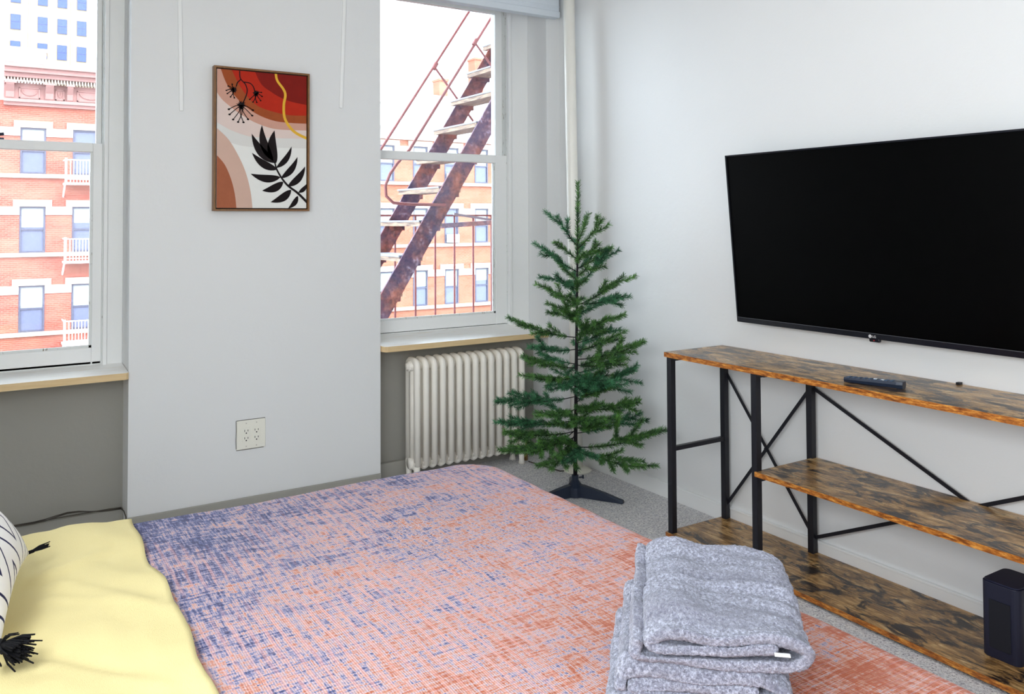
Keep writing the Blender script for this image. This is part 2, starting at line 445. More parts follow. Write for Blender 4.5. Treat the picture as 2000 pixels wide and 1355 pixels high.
# cornice of the left building
def cornice(e, x0, x1):
    MB().box(x0, x1, YF-.28, YF+.3, 6.42, 6.55).box(x0, x1, YF-.16, YF+.3, 6.28, 6.42).build('lower_moulding', STONE_PINK, e)
    MB().box(x0, x1, YF-.06, YF+.3, 6.55, 7.25).build('frieze', STONE_PINK, e)
    m = MB(); m.box(x0, x1, YF-.55, YF+.3, 7.42, 7.6); m.box(x0, x1, YF-.75, YF+.3, 7.6, 7.8); m.box(x0, x1, YF-.9, YF+.3, 7.8, 8.0)
    m.build('crown_moulding', STONE_PINK, e)
    m = MB(); x = x0
    while x < x1: m.box(x, x+.06, YF-.46, YF, 7.25, 7.42); x += .115
    o = m.build('dentils', STONE, e); o['kind'] = 'stuff'
    xs = []
    x = -9+.15
    pat = [(-1.83, 1), (-.38, 1), (.4, .75)]
    for base in (-7.9, -5.93, -3.96, 1.97, 3.94, 5.91): pat += [(base, 1), (base+1.45, .8)] if False else [(base+.0, 1)]
    for c, s in pat:
        m = MB(); wd = .15*s
        prof = [(YF, 7.25), (YF-.5, 7.25), (YF-.5, 7.12), (YF-.38, 7.0), (YF-.24, 6.85), (YF-.2, 6.62), (YF-.14, 6.55), (YF, 6.55)]
        m.prism(prof, 'yz', c-wd, c+wd); m.box(c-wd-.05, c+wd+.05, YF-.54, YF, 7.16, 7.25)
        m.build('bracket', STONE_PINK, e)
    for a, b_ in ((-1.5, -.72), (-.15, .2), (.68, 1.75)):
        m = MB(); t = .05
        m.box(a, b_, YF-.1, YF-.05, 6.6, 6.6+t); m.box(a, b_, YF-.1, YF-.05, 7.02, 7.02+t); m.box(a, a+t, YF-.1, YF-.05, 6.6, 7.05); m.box(b_-t, b_, YF-.1, YF-.05, 6.6, 7.05)
        c = (a+b_)/2; hw = (b_-a)/2-.12
        m.tube([(c+hw*math.cos(q), YF-.09, 6.95-.22*math.sin(q)) for q in [math.pi*i/10 for i in range(11)]], .025, 6)
        m.build('frieze_panel', STONE_PINK, e)
cornice(eL, -2.05, 7.6)
# fire balconies of the left building
for zt in (4.02, .67, -2.79):
    m = MB(); x0, x1, yb = .17, 3.8, YF-1.0
    m.box(x0, x1, yb, YF, zt-1.06, zt-.98)
    m.build('balcony_floor', WHITE_IRON, eL)
    m = MB(); m.box(x0, x1, yb-.02, yb+.02, zt-.04, zt); m.box(x0, x0+.09, yb-.03, yb+.05, zt-1.0, zt+.05); m.box(x0, x0+.04, yb, YF, zt-.04, zt); m.box(x0, x1, yb-.02, yb+.02, zt-.86, zt-.83)
    m.build('balcony_rail', WHITE_IRON, eL)
    for k in range(30): MB().box(x0+.2+k*.12, x0+.23+k*.12, yb-.015, yb+.015, zt-1.0, zt-.02).build('baluster', WHITE_IRON, eL)
    m = MB(); m.bar((x0+.02, YF, zt-1.55), (x0+.02, yb+.1, zt-1.05), .06, .1); m.build('balcony_bracket', WHITE_IRON, eL)
# pale rooftop addition between
e = empty('rooftop_block', (0, 60, -14), 'white rooftop block rising behind the red brick cornice', 'building')
MB().box(-9, .77, 60, 66, -14, 12.7).build('wall', plain('white_stucco', sr(238, 238, 236), .8, .2), e)
m = MB(); m.box(-9.1, .87, 59.85, 66, 12.7, 12.95); m.build('coping', STONE, e)
# tall cream building far behind
e = empty('tower_building', (3, 115, -14), 'tall cream building with small blue windows, farthest through the left window', 'building')
MB().box(-14, 20, 115, 135, -14, 75).build('wall', CREAM, e)
for x in (1.95, 6.6, -2.6, 11.3): MB().box(x-.06, x+.06, 114.9, 115, -14, 75).build('wall_seam', STONE, e)
for j in range(-1, 5):
    for i, c in enumerate((-1.8, .5, 3.4, 5.56, 7.75, 10.0)):
        z = 27.0 + j*3.3 - (0 if i < 5 else .1)
        fr = MB(); fr.box(c-.55, c+.55, 114.9, 115.0, z-1.9, z)
        o = fr.build('window', WFRAME, e)
        MB().box(c-.49, c+.49, 114.86, 114.9, z-1.84, z-1.0).box(c-.49, c+.49, 114.86, 114.9, z-.94, z-.06).build('pane', WPANE_BLUE, o)
tag(MB().box(-60, 70, WALL_T, 200, -14.3, -14).build('street', GREY_DARK), kind='structure')

# ------------------------------------------------------------------ fire escape outside the right window
def m_rust():
    t = NT('rusty_paint'); t.set(Roughness=.6, Specular__IOR__Level=.4)
    n = t.noise(t.coord(), 22, 8, .75); n2 = t.noise(t.coord(), 4.5, 4, .6)
    c = t.ramp(n, [(.35, sr(40, 32, 66)), (.5, sr(84, 60, 88)), (.57, sr(110, 76, 86)), (.66, sr(176, 172, 200))])
    t.base(t.mix(t.ramp(n2, [(.45, 0), (.62, .85)]), c, t.ramp(n, [(.4, sr(92, 50, 44)), (.6, sr(168, 92, 66))]))); t.bump(n, .5, .006); return t.m
RUST = m_rust()
RUST_RED = plain('red_oxide_iron', sr(138, 80, 80), .6, .4, var=.25, vscale=14)
TREAD_GREY = plain('worn_grey_plank', sr(140, 144, 158), .6, .3, var=.1, vscale=20)
def m_plank():
    t = NT('plank_underside'); t.set(Roughness=.8); n = t.noise(t.coord((20, 3, 20)), 4, 5, .7)
    t.base(t.ramp(n, [(.35, sr(92, 74, 72)), (.6, sr(170, 148, 124))])); return t.m
PLANK = m_plank()
fe = empty('fire_escape', (0, .9, -.6), 'rusty iron fire escape stair with plank treads outside the right window', 'fire escape')
SL = (2.023-.794)/(.81-.03)      # stair slope in the facade plane
def stx(z): return -.81 + (z-.794)/SL
for (y, dx) in ((.66, 0), (1.2, .02)):
    m = MB(); z0, z1 = -.6, 3.3
    a = Vector((stx(z0)+dx, y, z0)); b = Vector((stx(z1)+dx, y, z1))
    m.bar(a, b, .012, .115, up=(-1, 0, .6))
    m.bar(a+Vector((-.05, .016, 0)), b+Vector((-.05, .016, 0)), .03, .012, up=(-1, 0, .6)); m.bar(a+Vector((.05, .016, 0)), b+Vector((.05, .016, 0)), .03, .012, up=(-1, 0, .6))
    m.build('stringer', RUST, fe)
for k in range(-3, 9):
    z = 1.317 + k*.2075
    x = stx(z) + .02
    m = MB(); m.m = 0; m.box(x-.10, x+.06, .672, 1.27, z, z+.010); m.m = 1; m.box(x-.095, x+.055, .672, 1.26, z-.026, z)
    m.build('tread', [TREAD_GREY, PLANK], fe)
    m = MB()
    for y in (.68, 1.185): m.box(x-.06, x+.045, y-.004, y+.01, z-.055, z-.024)
    m.build('tread_bracket', RUST, fe)
# handrails
def hx(z, off): return off + (z-1.748)/((2.625-1.748)/(.629-.05))
for y, pts in ((.65, [(-.39, 1.42), (-.63, 1.422), (-.735, 1.43), (-.78, 1.47), (-.785, 1.53), (-.755, 1.6), (-.712, 1.66), (-.629, 1.748), (.45, 3.38)]),
               (1.2, [(-.9, 1.31), (-.571, 1.798), (-.156, 2.418), (.073, 2.76), (.5, 3.4)])):
    MB().tube([(x, y, z) for x, z in pts], .0095, 8).build('handrail', RUST_RED, fe, smooth=True)
m = MB(); m.tube([(-.178, .65, 2.435), (-.05, .66, 2.30)], .007, 6); m.build('rail_strut', RUST_RED, fe)
m = MB(); m.tube([(-.185, 1.2, 2.375), (.12, 1.2, 2.02)], .008, 6); m.build('rail_strut', RUST_RED, fe)
m = MB(); m.tube([(-.19, 1.2, 2.355), (-.165, 1.2, 2.40)], .017, 8); m.tube([(-.19, .65, 2.42), (-.165, .65, 2.46)], .015, 8); m.build('rail_collar', RUST_RED, fe)
# balcony railing
m = MB(); m.bar((-1.6, 1.4, 1.361), (1.6, 1.4, 1.361), .03, .012); m.build('top_rail', RUST_RED, fe)
m = MB(); m.bar((-.52, .72, 1.285), (.6, 1.3, 1.325), .018, .03); m.build('cross_rail', RUST, fe)
m = MB(); m.bar((.05, 1.36, 1.372), (.40, 1.3, 1.318), .02, .016); m.build('tie_bar', TREAD_GREY, fe)
for k in range(-7, 10): MB().tube([(-.076+.1535*k, 1.4, 1.36), (-.076+.1535*k, 1.4, .0)], .0072, 6).build('baluster', RUST_RED, fe)
MB().bar((-1.6, 1.4, .42), (1.6, 1.4, .42), .03, .012).build('bottom_rail', RUST_RED, fe)
m = MB()
for k in range(18): m.box(-1.7, 1.7, .62+k*.045, .645+k*.045, -.06, -.03)
m.box(-1.7, -1.66, .46, 1.42, -.1, -.03); m.box(1.66, 1.7, .46, 1.42, -.1, -.03)
g = m.build('platform_grate', RUST, fe)

# ------------------------------------------------------------------ roller shade, cord covers, pipe
SHADE = plain('shade_white', sr(214, 222, 230), .5, .4)
sh = empty('window_shade', (-.56, -.04, 2.47), 'white shade housing with stepped edge across the top of the right window', 'window shade')
m = MB(); x0, x1 = -1.08, -.034
m.box(x0, x1, -.055, -.012, 2.495, 2.62); m.box(x0, x1, -.04, -.0, 2.60, 2.89)
m.build('housing', SHADE, sh, bevel=.006)
m = MB(); m.box(x0, x1, -.062, -.006, 2.462, 2.498); m.box(x0, x1, -.058, -.05, 2.52, 2.528); m.build('bottom_rail', SHADE, sh, bevel=.004)
for lab, a, b in (('narrow white cord cover on the wall, left above the painting', (-2.04, 1.809), (-2.062, ZC)), ('narrow white cord cover on the wall, right above the painting', (-1.307, 1.872), (-1.272, ZC))):
    m = MB(); m.bar((a[0], -.005, a[1]), (b[0], -.005, b[1]-.003), .0165, .010, up=(0, -1, 0))
    tag(m.build('cord_cover', TRIM, bevel=.003), lab, 'cord cover', 'cord covers on the wall')
pp = empty('steam_pipe', (-.1, -.283, 0), 'white painted steam pipe rising in the corner behind the fir tree', 'pipe')
MB().tube([(-.1, -.283, .004), (-.1, -.266, 1), (-.1, -.249, 1.75), (-.1, -.228, ZC)], .031, 20).build('riser', PIPE, pp, smooth=True)
MB().lathe(-.1, -.283, [(.032, .022), (.05, .018), (.074, .008), (.076, 0.001)], 28).build('floor_flange', plain('flange_white', sr(238, 235, 222), .4), pp, smooth=True)

# ------------------------------------------------------------------ radiator
ra = empty('radiator', (-.59, .04, 0), 'old cream cast iron radiator under the right window sill', 'radiator')
def rad_section(first=False, last=False):
    m = MB(); yf, yb, z0, z1, r = -.035, .105, .055, .628, .05
    def path():
        p = [(0, yf+.02, z0+.03), (0, yf+.02, z1-r)]
        for i in range(1, 6):
            a = R(90*i/6); p.append((0, yf+.02+(r-.02)*(1-math.cos(a)), z1-r+(r-.02)*math.sin(a)))
        p.append((0, (yf+yb)/2, z1-.02))
        for i in range(6, 0, -1):
            a = R(90*i/6); p.append((0, yb-.02-(r-.02)*(1-math.cos(a)), z1-r+(r-.02)*math.sin(a)))
        p.append((0, yb-.02, z0+.03))
        return p
    m.tube(path(), .0168, 10, up=(0, 1, 0), sq=1.15)
    m.tube([(0, (yf+yb)/2, z0+.02), (0, (yf+yb)/2, z1-.02)], .016, 8)
    # lower header, rounded up into the columns
    m.tube([(0, yf+.02, z0+.05), (0, yf+.024, z0+.03), (0, yf+.04, z0+.02), (0, yb-.04, z0+.02), (0, yb-.024, z0+.03), (0, yb-.02, z0+.05)], .0172, 10, up=(1, 0, 0))
    # hubs joining the sections
    for z in (z0+.035, z1-.045): m.tube([(-.0245, (yf+yb)/2, z), (.0245, (yf+yb)/2, z)], .028, 12)
    if first or last:
        for y in (yf+.024, yb-.024):
            m.tube([(0, y, .002), (0, y, .02), (0, y, z0+.04)], [.021, .014, .018], 10)
    return m
prot = None
for k in range(14):
    if k in (0, 13):
        q = rad_section(True).build('radiator_section', RAD, ra, smooth=True, local=True)
    elif prot is None:
        q = prot = rad_section().build('radiator_section', RAD, ra, smooth=True, local=True)
    else:
        q = prot.copy(); COL.objects.link(q); q.parent = ra
    q.location = (-.905+k*.0485+.59, -.04, 0)
for s, x in ((-1, -.931), (1, -.249)):
    MB().lathe(.035, .583, [(.0, x+s*.012), (.016, x+s*.012), (.018, x+s*.004), (.026, x+s*.003), (.028, x-s*.004)], 16, axis='x').build('end_plug', RAD, ra, smooth=True)
BRASS = plain('aged_brass', sr(186, 150, 96), .4, .5, .6)
rv = MB(); rv.tube([(-.26, .035, .09), (-.225, .035, .09)], .014, 10); rv.tube([(-.222, .035, .0), (-.222, .035, .105)], .015, 12)
rvo = rv.build('valve_body', BRASS, ra, smooth=True)
MB().lathe(-.222, .035, [(.008, .105), (.022, .11), (.024, .135), (.016, .145)], 14).build('valve_knob', BLACK_PLASTIC, rvo, smooth=True)

# ------------------------------------------------------------------ cables
CBL = plain('dark_cable', sr(70, 64, 56), .6)
ca = empty('cable', (-2.6, .11, .09), 'thin dark cables running along the wall foot under the left window', 'cable')
for j, dz in enumerate((0, .004, .002)):
    pts = []
    for i in range(24):
        t = i/23; x = -3.2+t*.945
        z = .092 + .004*math.sin(t*9+j*2) + (.02*math.exp(-((x+2.45)/.08)**2) if j else .004*math.exp(-((x+2.5)/.1)**2))
        pts.append((x, .108+.006*math.sin(t*14+j), z))
    if j < 2: pts += [(-2.25, .06, .092), (-2.25, .0, .085), (-2.25, -.02, .05-.01*j), (-2.22, -.03, .01), (-2.1, -.035-.01*j, .008), (-1.6, -.03, .006), (-1.12, -.03, .006)]
    MB().tube(pts, .0022, 6).build('cable_strand', CBL, ca, smooth=True)
tag(MB().tube([(-.235, -.02, .006), (-.215, -.1, .004), (-.2, -.2, .005), (-.19, -.25, .004), (-.17, -.262, .004)], .003, 6).build('floor_cable', CBL, smooth=True),
    'thin brown cable on the carpet between radiator and pipe', 'cable')

# ------------------------------------------------------------------ wall outlet
oc = empty('wall_outlet', (-1.7315, 0, .36), 'white double wall outlet low on the wall below the painting', 'outlet')
PL = plain('outlet_plastic', sr(240, 238, 226), .35)
HOLE = plain('outlet_hole', (.01, .01, .01), .8)
MB().box(-1.796, -1.667, -.0065, 0, .295, .424).build('plate', PL, oc, bevel=.003)
for c in (-1.7545, -1.7085):
    o = MB().box(c-.0165, c+.0165, -.0085, -.005, .3265, .3935).build('receptacle', PL, oc, bevel=.001)
    m = MB()
    for z in (.378, .345):
        m.box(c-.0085, c-.0060, -.0088, -.0084, z-.004, z+.005); m.box(c+.0060, c+.0085, -.0088, -.0084, z-.0035, z+.0045)
        m.lathe(c, z-.0105, [(.003, -.0084), (.003, -.0088)], 10, axis='y')
    m.build('slots', HOLE, o, fix=True)
    m = MB()
    for z in (.411, .308): m.lathe(c, z, [(.0028, -.006), (.0028, -.0078)], 10, axis='y')
    m.build('screw', plain('screw_paint', sr(200, 196, 186), .4), oc)
for pts in ([(-1.7975, .30), (-1.799, .34), (-1.797, .38), (-1.7985, .425)], [(-1.797, .4255), (-1.74, .4262), (-1.70, .4255), (-1.668, .4262)], [(-1.797, .2935), (-1.75, .2925), (-1.70, .2935), (-1.675, .2930)]):
    MB().tube([(x, -.0012, z) for x, z in pts], .0013, 5).build('paint_crack', plain('crack_shadow', sr(96, 90, 80), .9), oc)

# ------------------------------------------------------------------ painting
pt = empty('painting', (-1.909, 0, 1.371), 'abstract rust and cream botanical canvas in a thin wooden frame', 'painting')
PWD, PHT = .4356, .648
def m_frame():
    t = NT('walnut_frame'); t.set(Roughness=.45); n = t.noise(t.coord((30, 30, 6)), 6, 5, .6)
    t.base(t.mix(n, sr(92, 58, 30), sr(150, 108, 62))); return t.m
m = MB(); fw = .0085; y0, y1 = -.037, -.001
m.box(0, fw, y0, y1, 0, PHT); m.box(PWD-fw, PWD, y0, y1, 0, PHT); m.box(fw, PWD-fw, y0, y1, 0, fw); m.box(fw, PWD-fw, y0, y1, PHT-fw, PHT)
FR = m_frame(); m.build('frame', FR, pt, local=True)
MB().box(fw, PWD-fw, -.02, -.003, fw, PHT-fw).build('backing', plain('frame_shadow_gap', sr(40, 22, 16), .8), pt, local=True)
g = .0135
def m_print(name, c, v=.08):
    t = NT(name); t.set(Roughness=.75, Specular__IOR__Level=.2); n = t.noise(t.coord(), 24, 6, .65)
    t.base(t.mix(n, tuple(x*(1-v) for x in c), tuple(min(1, x*(1+v)) for x in c))); return t.m
cv = MB().box(g, PWD-g, -.031, -.012, g, PHT-g).build('canvas', m_print('print_white', sr(232, 232, 228), .03), pt, local=True)
PA = [(0.177,0.644),(0.21,0.581),(0.26,0.546),(0.305,0.524),(0.351,0.51),(0.426,0.5)]
PB = [(0.077,0.635),(0.112,0.567),(0.156,0.51),(0.2,0.477),(0.261,0.459),(0.34,0.447),(0.426,0.45)]
PC = [(0.03,0.633),(0.059,0.563),(0.113,0.496),(0.183,0.446),(0.261,0.418),(0.34,0.411),(0.426,0.412)]
PD = [(0.015,0.526),(0.038,0.496),(0.086,0.458),(0.14,0.424),(0.2,0.397),(0.283,0.378),(0.426,0.38)]
PE = [(0.015,0.394),(0.065,0.367),(0.119,0.348),(0.173,0.337),(0.283,0.337),(0.427,0.341)]
PF = [(0.016,0.332),(0.082,0.304),(0.146,0.292),(0.228,0.292),(0.427,0.295)]
PG = [(0.016,0.367),(0.066,0.318),(0.108,0.249),(0.141,0.174),(0.163,0.087),(0.172,0.007)]
PH = [(0.016,0.246),(0.05,0.204),(0.077,0.14),(0.093,0.075),(0.101,0.006)]
PY = [(0.276,0.637),(0.283,0.604),(0.311,0.567),(0.321,0.539),(0.314,0.494),(0.317,0.437),(0.34,0.394),(0.374,0.364),(0.427,0.341)]
PSTEM = [(0.256,0.3),(0.273,0.222),(0.289,0.178),(0.329,0.123),(0.381,0.084),(0.432,0.035)]
PLEAF = [((0.167,0.351),(0.273,0.222),0.0385),((0.213,0.393),(0.264,0.233),0.0357),((0.271,0.372),(0.278,0.222),0.0412),((0.169,0.264),(0.284,0.192),0.033),((0.351,0.301),(0.281,0.2),0.0247),((0.163,0.169),(0.298,0.156),0.033),((0.379,0.253),(0.304,0.153),0.0275),((0.215,0.093),(0.312,0.134),0.033),((0.416,0.21),(0.335,0.115),0.0302),((0.254,0.041),(0.349,0.098),0.033),((0.426,0.13),(0.386,0.087),0.0187),((0.335,0.012),(0.381,0.07),0.022)]
PFLOW = [((0.12,0.478),0.0165,[(0.065,0.456),(0.068,0.433),(0.084,0.411),(0.106,0.401),(0.13,0.401),(0.15,0.416),(0.169,0.434),(0.172,0.459)],0.0066),((0.087,0.546),0.0121,[(0.054,0.54),(0.058,0.526),(0.072,0.512),(0.089,0.509),(0.062,0.56),(0.079,0.57)],0.0049),((0.186,0.537),0.0121,[(0.157,0.507),(0.172,0.496),(0.189,0.496),(0.207,0.505),(0.213,0.525),(0.21,0.543)],0.0049)]
PS1 = [(0.112,0.634),(0.115,0.6),(0.139,0.572),(0.145,0.537),(0.128,0.489)]
PS2 = [(0.118,0.595),(0.103,0.58),(0.097,0.56)]
PS3 = [(0.131,0.584),(0.158,0.581),(0.173,0.567),(0.18,0.545)]
CX0, CX1, CZ0, CZ1 = g, PWD-g, g, PHT-g
def clip(poly):
    def cl(p, ax, lim, sgn):
        out = []
        for i in range(len(p)):
            a, b = p[i-1], p[i]
            ia, ib = sgn*(a[ax]-lim) <= 0, sgn*(b[ax]-lim) <= 0
            if ia != ib:
                t = (lim-a[ax])/(b[ax]-a[ax]); out.append((a[0]+(b[0]-a[0])*t, a[1]+(b[1]-a[1])*t))
            if ib: out.append(b)
        return out
    for ax, lim, sgn in ((0, CX1, 1), (0, CX0, -1), (1, CZ1, 1), (1, CZ0, -1)):
        poly = cl(poly, ax, lim, sgn)
        if not poly: return []
    return poly
def spl(p, k=6):
    out = []
    n = len(p)
    for i in range(n-1):
        p0, p1, p2, p3 = p[max(i-1, 0)], p[i], p[i+1], p[min(i+2, n-1)]
        for j in range(k):
            t = j/k
            out.append(tuple(.5*((2*p1[c])+(-p0[c]+p2[c])*t+(2*p0[c]-5*p1[c]+4*p2[c]-p3[c])*t*t+(-p0[c]+3*p1[c]-3*p2[c]+p3[c])*t**3) for c in range(len(p1))))
    out.append(tuple(p[-1])); return out
layer = [0]
def flat(polys, name, mat):
    layer[0] += 1; y = -.031 - .00012*layer[0]
    m = MB()
    for poly in polys:
        poly = clip(poly)
        if len(poly) < 3: continue
        o = len(m.v); m.v += [Vector((x, y, z)) for x, z in poly]; m.f.append(tuple(range(o, o+len(poly)))); m.mi.append(0)
    me_o = m.build(name, mat, cv, local=True, fix=False)
    bm = bmesh.new(); bm.from_mesh(me_o.data); bmesh.ops.triangulate(bm, faces=bm.faces, ngon_method='EAR_CLIP'); bm.to_mesh(me_o.data); bm.free()
    return me_o
TR = (.6, .8)
def arc_top(c): s = spl(c); return [(s[0][0]-.02 if s[0][0] < .03 else s[0][0], s[0][1]+.2 if s[0][1] > .6 else s[0][1])] + s + [(.5, s[-1][1]), (.5, .9), (s[0][0]-.05, .9)]
def arc_low(c): s = spl(c); return [(-.1, s[0][1])] + s + [(s[-1][0], -.1), (-.1, -.1)]
def arc_side(c): s = spl(c); return [(-.05, s[0][1])] + s + [(.5, s[-1][1]), (.5, .9), (-.05, .9)]
flat([arc_side(PF)], 'painted_arc', m_print('print_grey', sr(220, 218, 214), .02))
flat([arc_side(PE)], 'painted_arc', m_print('print_blush', sr(224, 204, 196), .03))
flat([arc_side(PD)], 'painted_arc', m_print('print_tan', sr(205, 156, 138), .06))
flat([arc_top(PC)], 'painted_arc', m_print('print_ochre', sr(158, 78, 40), .25))
flat([arc_top(PB)], 'painted_arc', m_print('print_red', sr(180, 42, 22), .2))
flat([arc_top(PA)], 'painted_arc', m_print('print_maroon', sr(128, 26, 18), .2))
flat([arc_low(PG)], 'painted_arc', m_print('print_beige', sr(208, 174, 158), .05))
flat([arc_low(PH)], 'painted_arc', m_print('print_brown', sr(164, 96, 68), .15))
def ribbon(pts, w):
    s = spl(pts); L_, R_ = [], []
    ws = w if isinstance(w, (list, tuple)) else [w]*2
    for i, p in enumerate(s):
        a = s[max(i-1, 0)]; b = s[min(i+1, len(s)-1)]; dx, dz = b[0]-a[0], b[1]-a[1]; l = math.hypot(dx, dz) or 1
        t = i/(len(s)-1); ww = ws[0]+(ws[-1]-ws[0])*t
        L_.append((p[0]-dz/l*ww/2, p[1]+dx/l*ww/2)); R_.append((p[0]+dz/l*ww/2, p[1]-dx/l*ww/2))
    return L_ + R_[::-1]
flat([ribbon(PY, [.011, .013])], 'gold_stroke', m_print('print_gold', sr(226, 176, 58), .25))
INK = m_print('print_black', sr(24, 16, 18), .1)
leafs = []
for tip, base, w in PLEAF:
    dx, dz = tip[0]-base[0], tip[1]-base[1]; l = math.hypot(dx, dz); nx, nz = -dz/l, dx/l
    bow = .10*l*(1 if (dx*(1)) < 0 else -1)
    mid = lambda t: (base[0]+dx*t+nx*bow*(4*t*(1-t)), base[1]+dz*t+nz*bow*(4*t*(1-t)))
    A_, B_ = [], []
    for i in range(13):
        t = i/12; hw = w*.60*(math.sin(math.pi*min(1, t**.85))**.8)*(1-.25*t); hw = max(hw, .0014*(1-t)+.0002); c = mid(t)
        A_.append((c[0]+nx*hw, c[1]+nz*hw)); B_.append((c[0]-nx*hw, c[1]-nz*hw))
    leafs.append(A_ + B_[::-1])
flat(leafs, 'printed_leaf', INK)
flat([ribbon(PSTEM, [.005, .012])], 'printed_stem', INK)
fl = []
for c, rad, ends, dot in PFLOW:
    star = []
    for i in range(28):
        a = 2*math.pi*i/28; rr = rad*(1.35 if i % 2 else .8)*(1+.15*math.sin(i*5)); star.append((c[0]+rr*math.cos(a), c[1]+rr*math.sin(a)))
    fl.append(star)
    for e_ in ends:
        mx, mz = (c[0]+e_[0])/2, (c[1]+e_[1])/2
        k = .12; q = (mx+(e_[1]-c[1])*k*(1 if e_[0] > c[0] else -1), mz+abs(e_[0]-c[0])*k)
        fl.append(ribbon([c, q, e_], .0036)); fl.append([(e_[0]+dot*.85*math.cos(2*math.pi*j/12), e_[1]+dot*.62*math.sin(2*math.pi*j/12)) for j in range(12)])
for s in (PS1, PS2, PS3): fl.append(ribbon(s, .0046))
flat(fl, 'printed_blossom', INK)

# ------------------------------------------------------------------ television
tv = empty('television', (-.06, -2.0, .892), 'large black flat television mounted on the right wall', 'television', rot=(R(5.2), 0, R(-90)))
hw, ht = .622, .703
m = MB(); m.box(-hw, hw, .0, .022, 0, ht); m.build('back_cover', BLACK_PLASTIC, tv, local=True, bevel=.003)
m = MB(); m.box(-hw, -hw+.007, -.010, .001, .0, ht); m.box(hw-.007, hw, -.010, .001, 0, ht); m.box(-hw+.007, hw-.007, -.010, .001, ht-.007, ht); m.box(-hw+.007, hw-.007, -.012, .001, 0, .020)
m.build('bezel', BLACK_GLOSS, tv, local=True, bevel=.0012)
MB().box(-hw+.006, hw-.006, -.006, -.001, .018, ht-.006).build('screen', SCREEN, tv, local=True)
MB().box(-hw+.007, hw-.007, -.0124, -.0100, .0198, .0212).build('trim_strip', plain('tv_trim', sr(120, 124, 130), .3, .5, .7), tv, local=True)
m = MB(); m.box(-.30, .30, .02, .060, .12, .5); m.build('rear_housing', BLACK_PLASTIC, tv, local=True, bevel=.01)
m = MB(); m.box(.0, .042, -.010, .004, -.012, .002); o = m.build('sensor_housing', BLACK_GLOSS, tv, local=True, bevel=.004)
MB().lathe(.021, -.005, [(.0022, -.0102), (.0022, -.0106)], 10, axis='y').build('standby_light', plain('standby_red', sr(190, 40, 40), .3), o, local=True)
WL = plain('logo_white', sr(225, 225, 225), .4)
m = MB(); m.lathe(.008, .0095, [(.0062, -.0122), (.0062, -.0128)], 18, axis='y'); o = m.build('logo_disc', WL, tv, local=True)
c_ = bpy.data.curves.new('logo_letters', 'FONT'); c_.body = 'LG'; c_.size = .012; c_.extrude = .0003
c_.materials.append(WL); tmp = bpy.data.objects.new('tmp', c_); me_ = bpy.data.meshes.new_from_object(tmp); bpy.data.objects.remove(tmp); me_.name = 'logo_letters'
lo = bpy.data.objects.new('logo_letters', me_); COL.objects.link(lo); lo.parent = tv; lo.location = (.0165, -.0124, .0052); lo.rotation_euler = (R(90), 0, 0)
m = MB(); m.box(.0075, .0085, -.0132, -.0128, .006, .013); m.box(.0085, .0115, -.0132, -.0128, .006, .007); m.build('logo_stroke', BLACK_GLOSS, o, local=True)
MB().box(-.22, .22, .055, .072, .16, .42).build('wall_bracket', BLACK_METAL, tv, local=True)

# ------------------------------------------------------------------ shelf unit
su = empty('shelf_unit', (-.18, -1.25, 0), 'long rustic wood and black metal shelf unit under the television', 'shelf unit')
YE = -3.06
def board(y0, z0, z1, name='shelf_board'):
    m = MB(); x0, x1 = -.362, -.018
    m.m = 0; m.add([(x0, y0, z1), (x1, y0, z1), (x1, YE, z1), (x0, YE, z1)], [(0, 3, 2, 1)])
    m.add([(x0, y0, z0), (x1, y0, z0), (x1, YE, z0), (x0, YE, z0)], [(0, 1, 2, 3)])
    m.m = 1; m.add([(x0, y0, z1), (x1, y0, z1), (x1, YE, z1), (x0, YE, z1), (x0, y0, z0), (x1, y0, z0), (x1, YE, z0), (x0, YE, z0)], [(0, 1, 5, 4), (1, 2, 6, 5), (2, 3, 7, 6), (3, 0, 4, 7)])
    return m.build(name, [RUSTIC, EDGE], su, fix=False)
board(-1.243, .751, .771); board(-1.722, .376, .394); board(-1.243, .010, .028)
w = .026
PX = (-.356, -.046); PY_ = (-1.252, -1.703, -2.99)
for x in PX:
    for y in PY_:
        MB().box(x, x+w, y-w, y, 0.001, .751).build('post', BLACK_METAL, su, bevel=.0015)
for y in PY_:
    for z in ((.372,) if y == PY_[0] else (.362,)): MB().box(PX[0]+w, PX[1], y-w+.004, y-.004, z-.009, z+.009).build('side_rail', BLACK_METAL, su)
    MB().box(PX[0]+w, PX[1], y-w+.003, y-.003, .735, .751).build('side_rail', BLACK_METAL, su)
for y in PY_[:2]:
    for x in PX: MB().box(x+.002, x+w-.002, y-w-.035, y-w, .744, .751).build('shelf_bracket', BLACK_METAL, su)
MB().box(PX[0]+.002, PX[0]+w-.002, PY_[1]-w-.03, PY_[1]-w, .368, .376).build('shelf_bracket', BLACK_METAL, su)
def brace(a, b, x): MB().bar((x, a[0], a[1]), (x, b[0], b[1]), .013, .004, up=(1, 0, 0)).build('brace', BLACK_METAL, su)
xb = -.026
brace((-1.268, .66), (-1.712, .09), xb); brace((-1.712, .66), (-1.268, .085), xb-.005)
brace((-1.72, .665), (-2.985, .09), xb); brace((-1.72, .085), (-2.985, .68), xb-.005)
MB().lathe(-1.49, .375, [(.007, xb-.01), (.007, xb-.006)], 12, axis='x').build('brace_bolt', BLACK_METAL, su)
MB().box(-.040, -.022, -2.312, -2.300, .771, .779).build('cable_reflection_stub', BLACK_PLASTIC, su)  # solid black stub standing in for a cable's dark reflection on the board

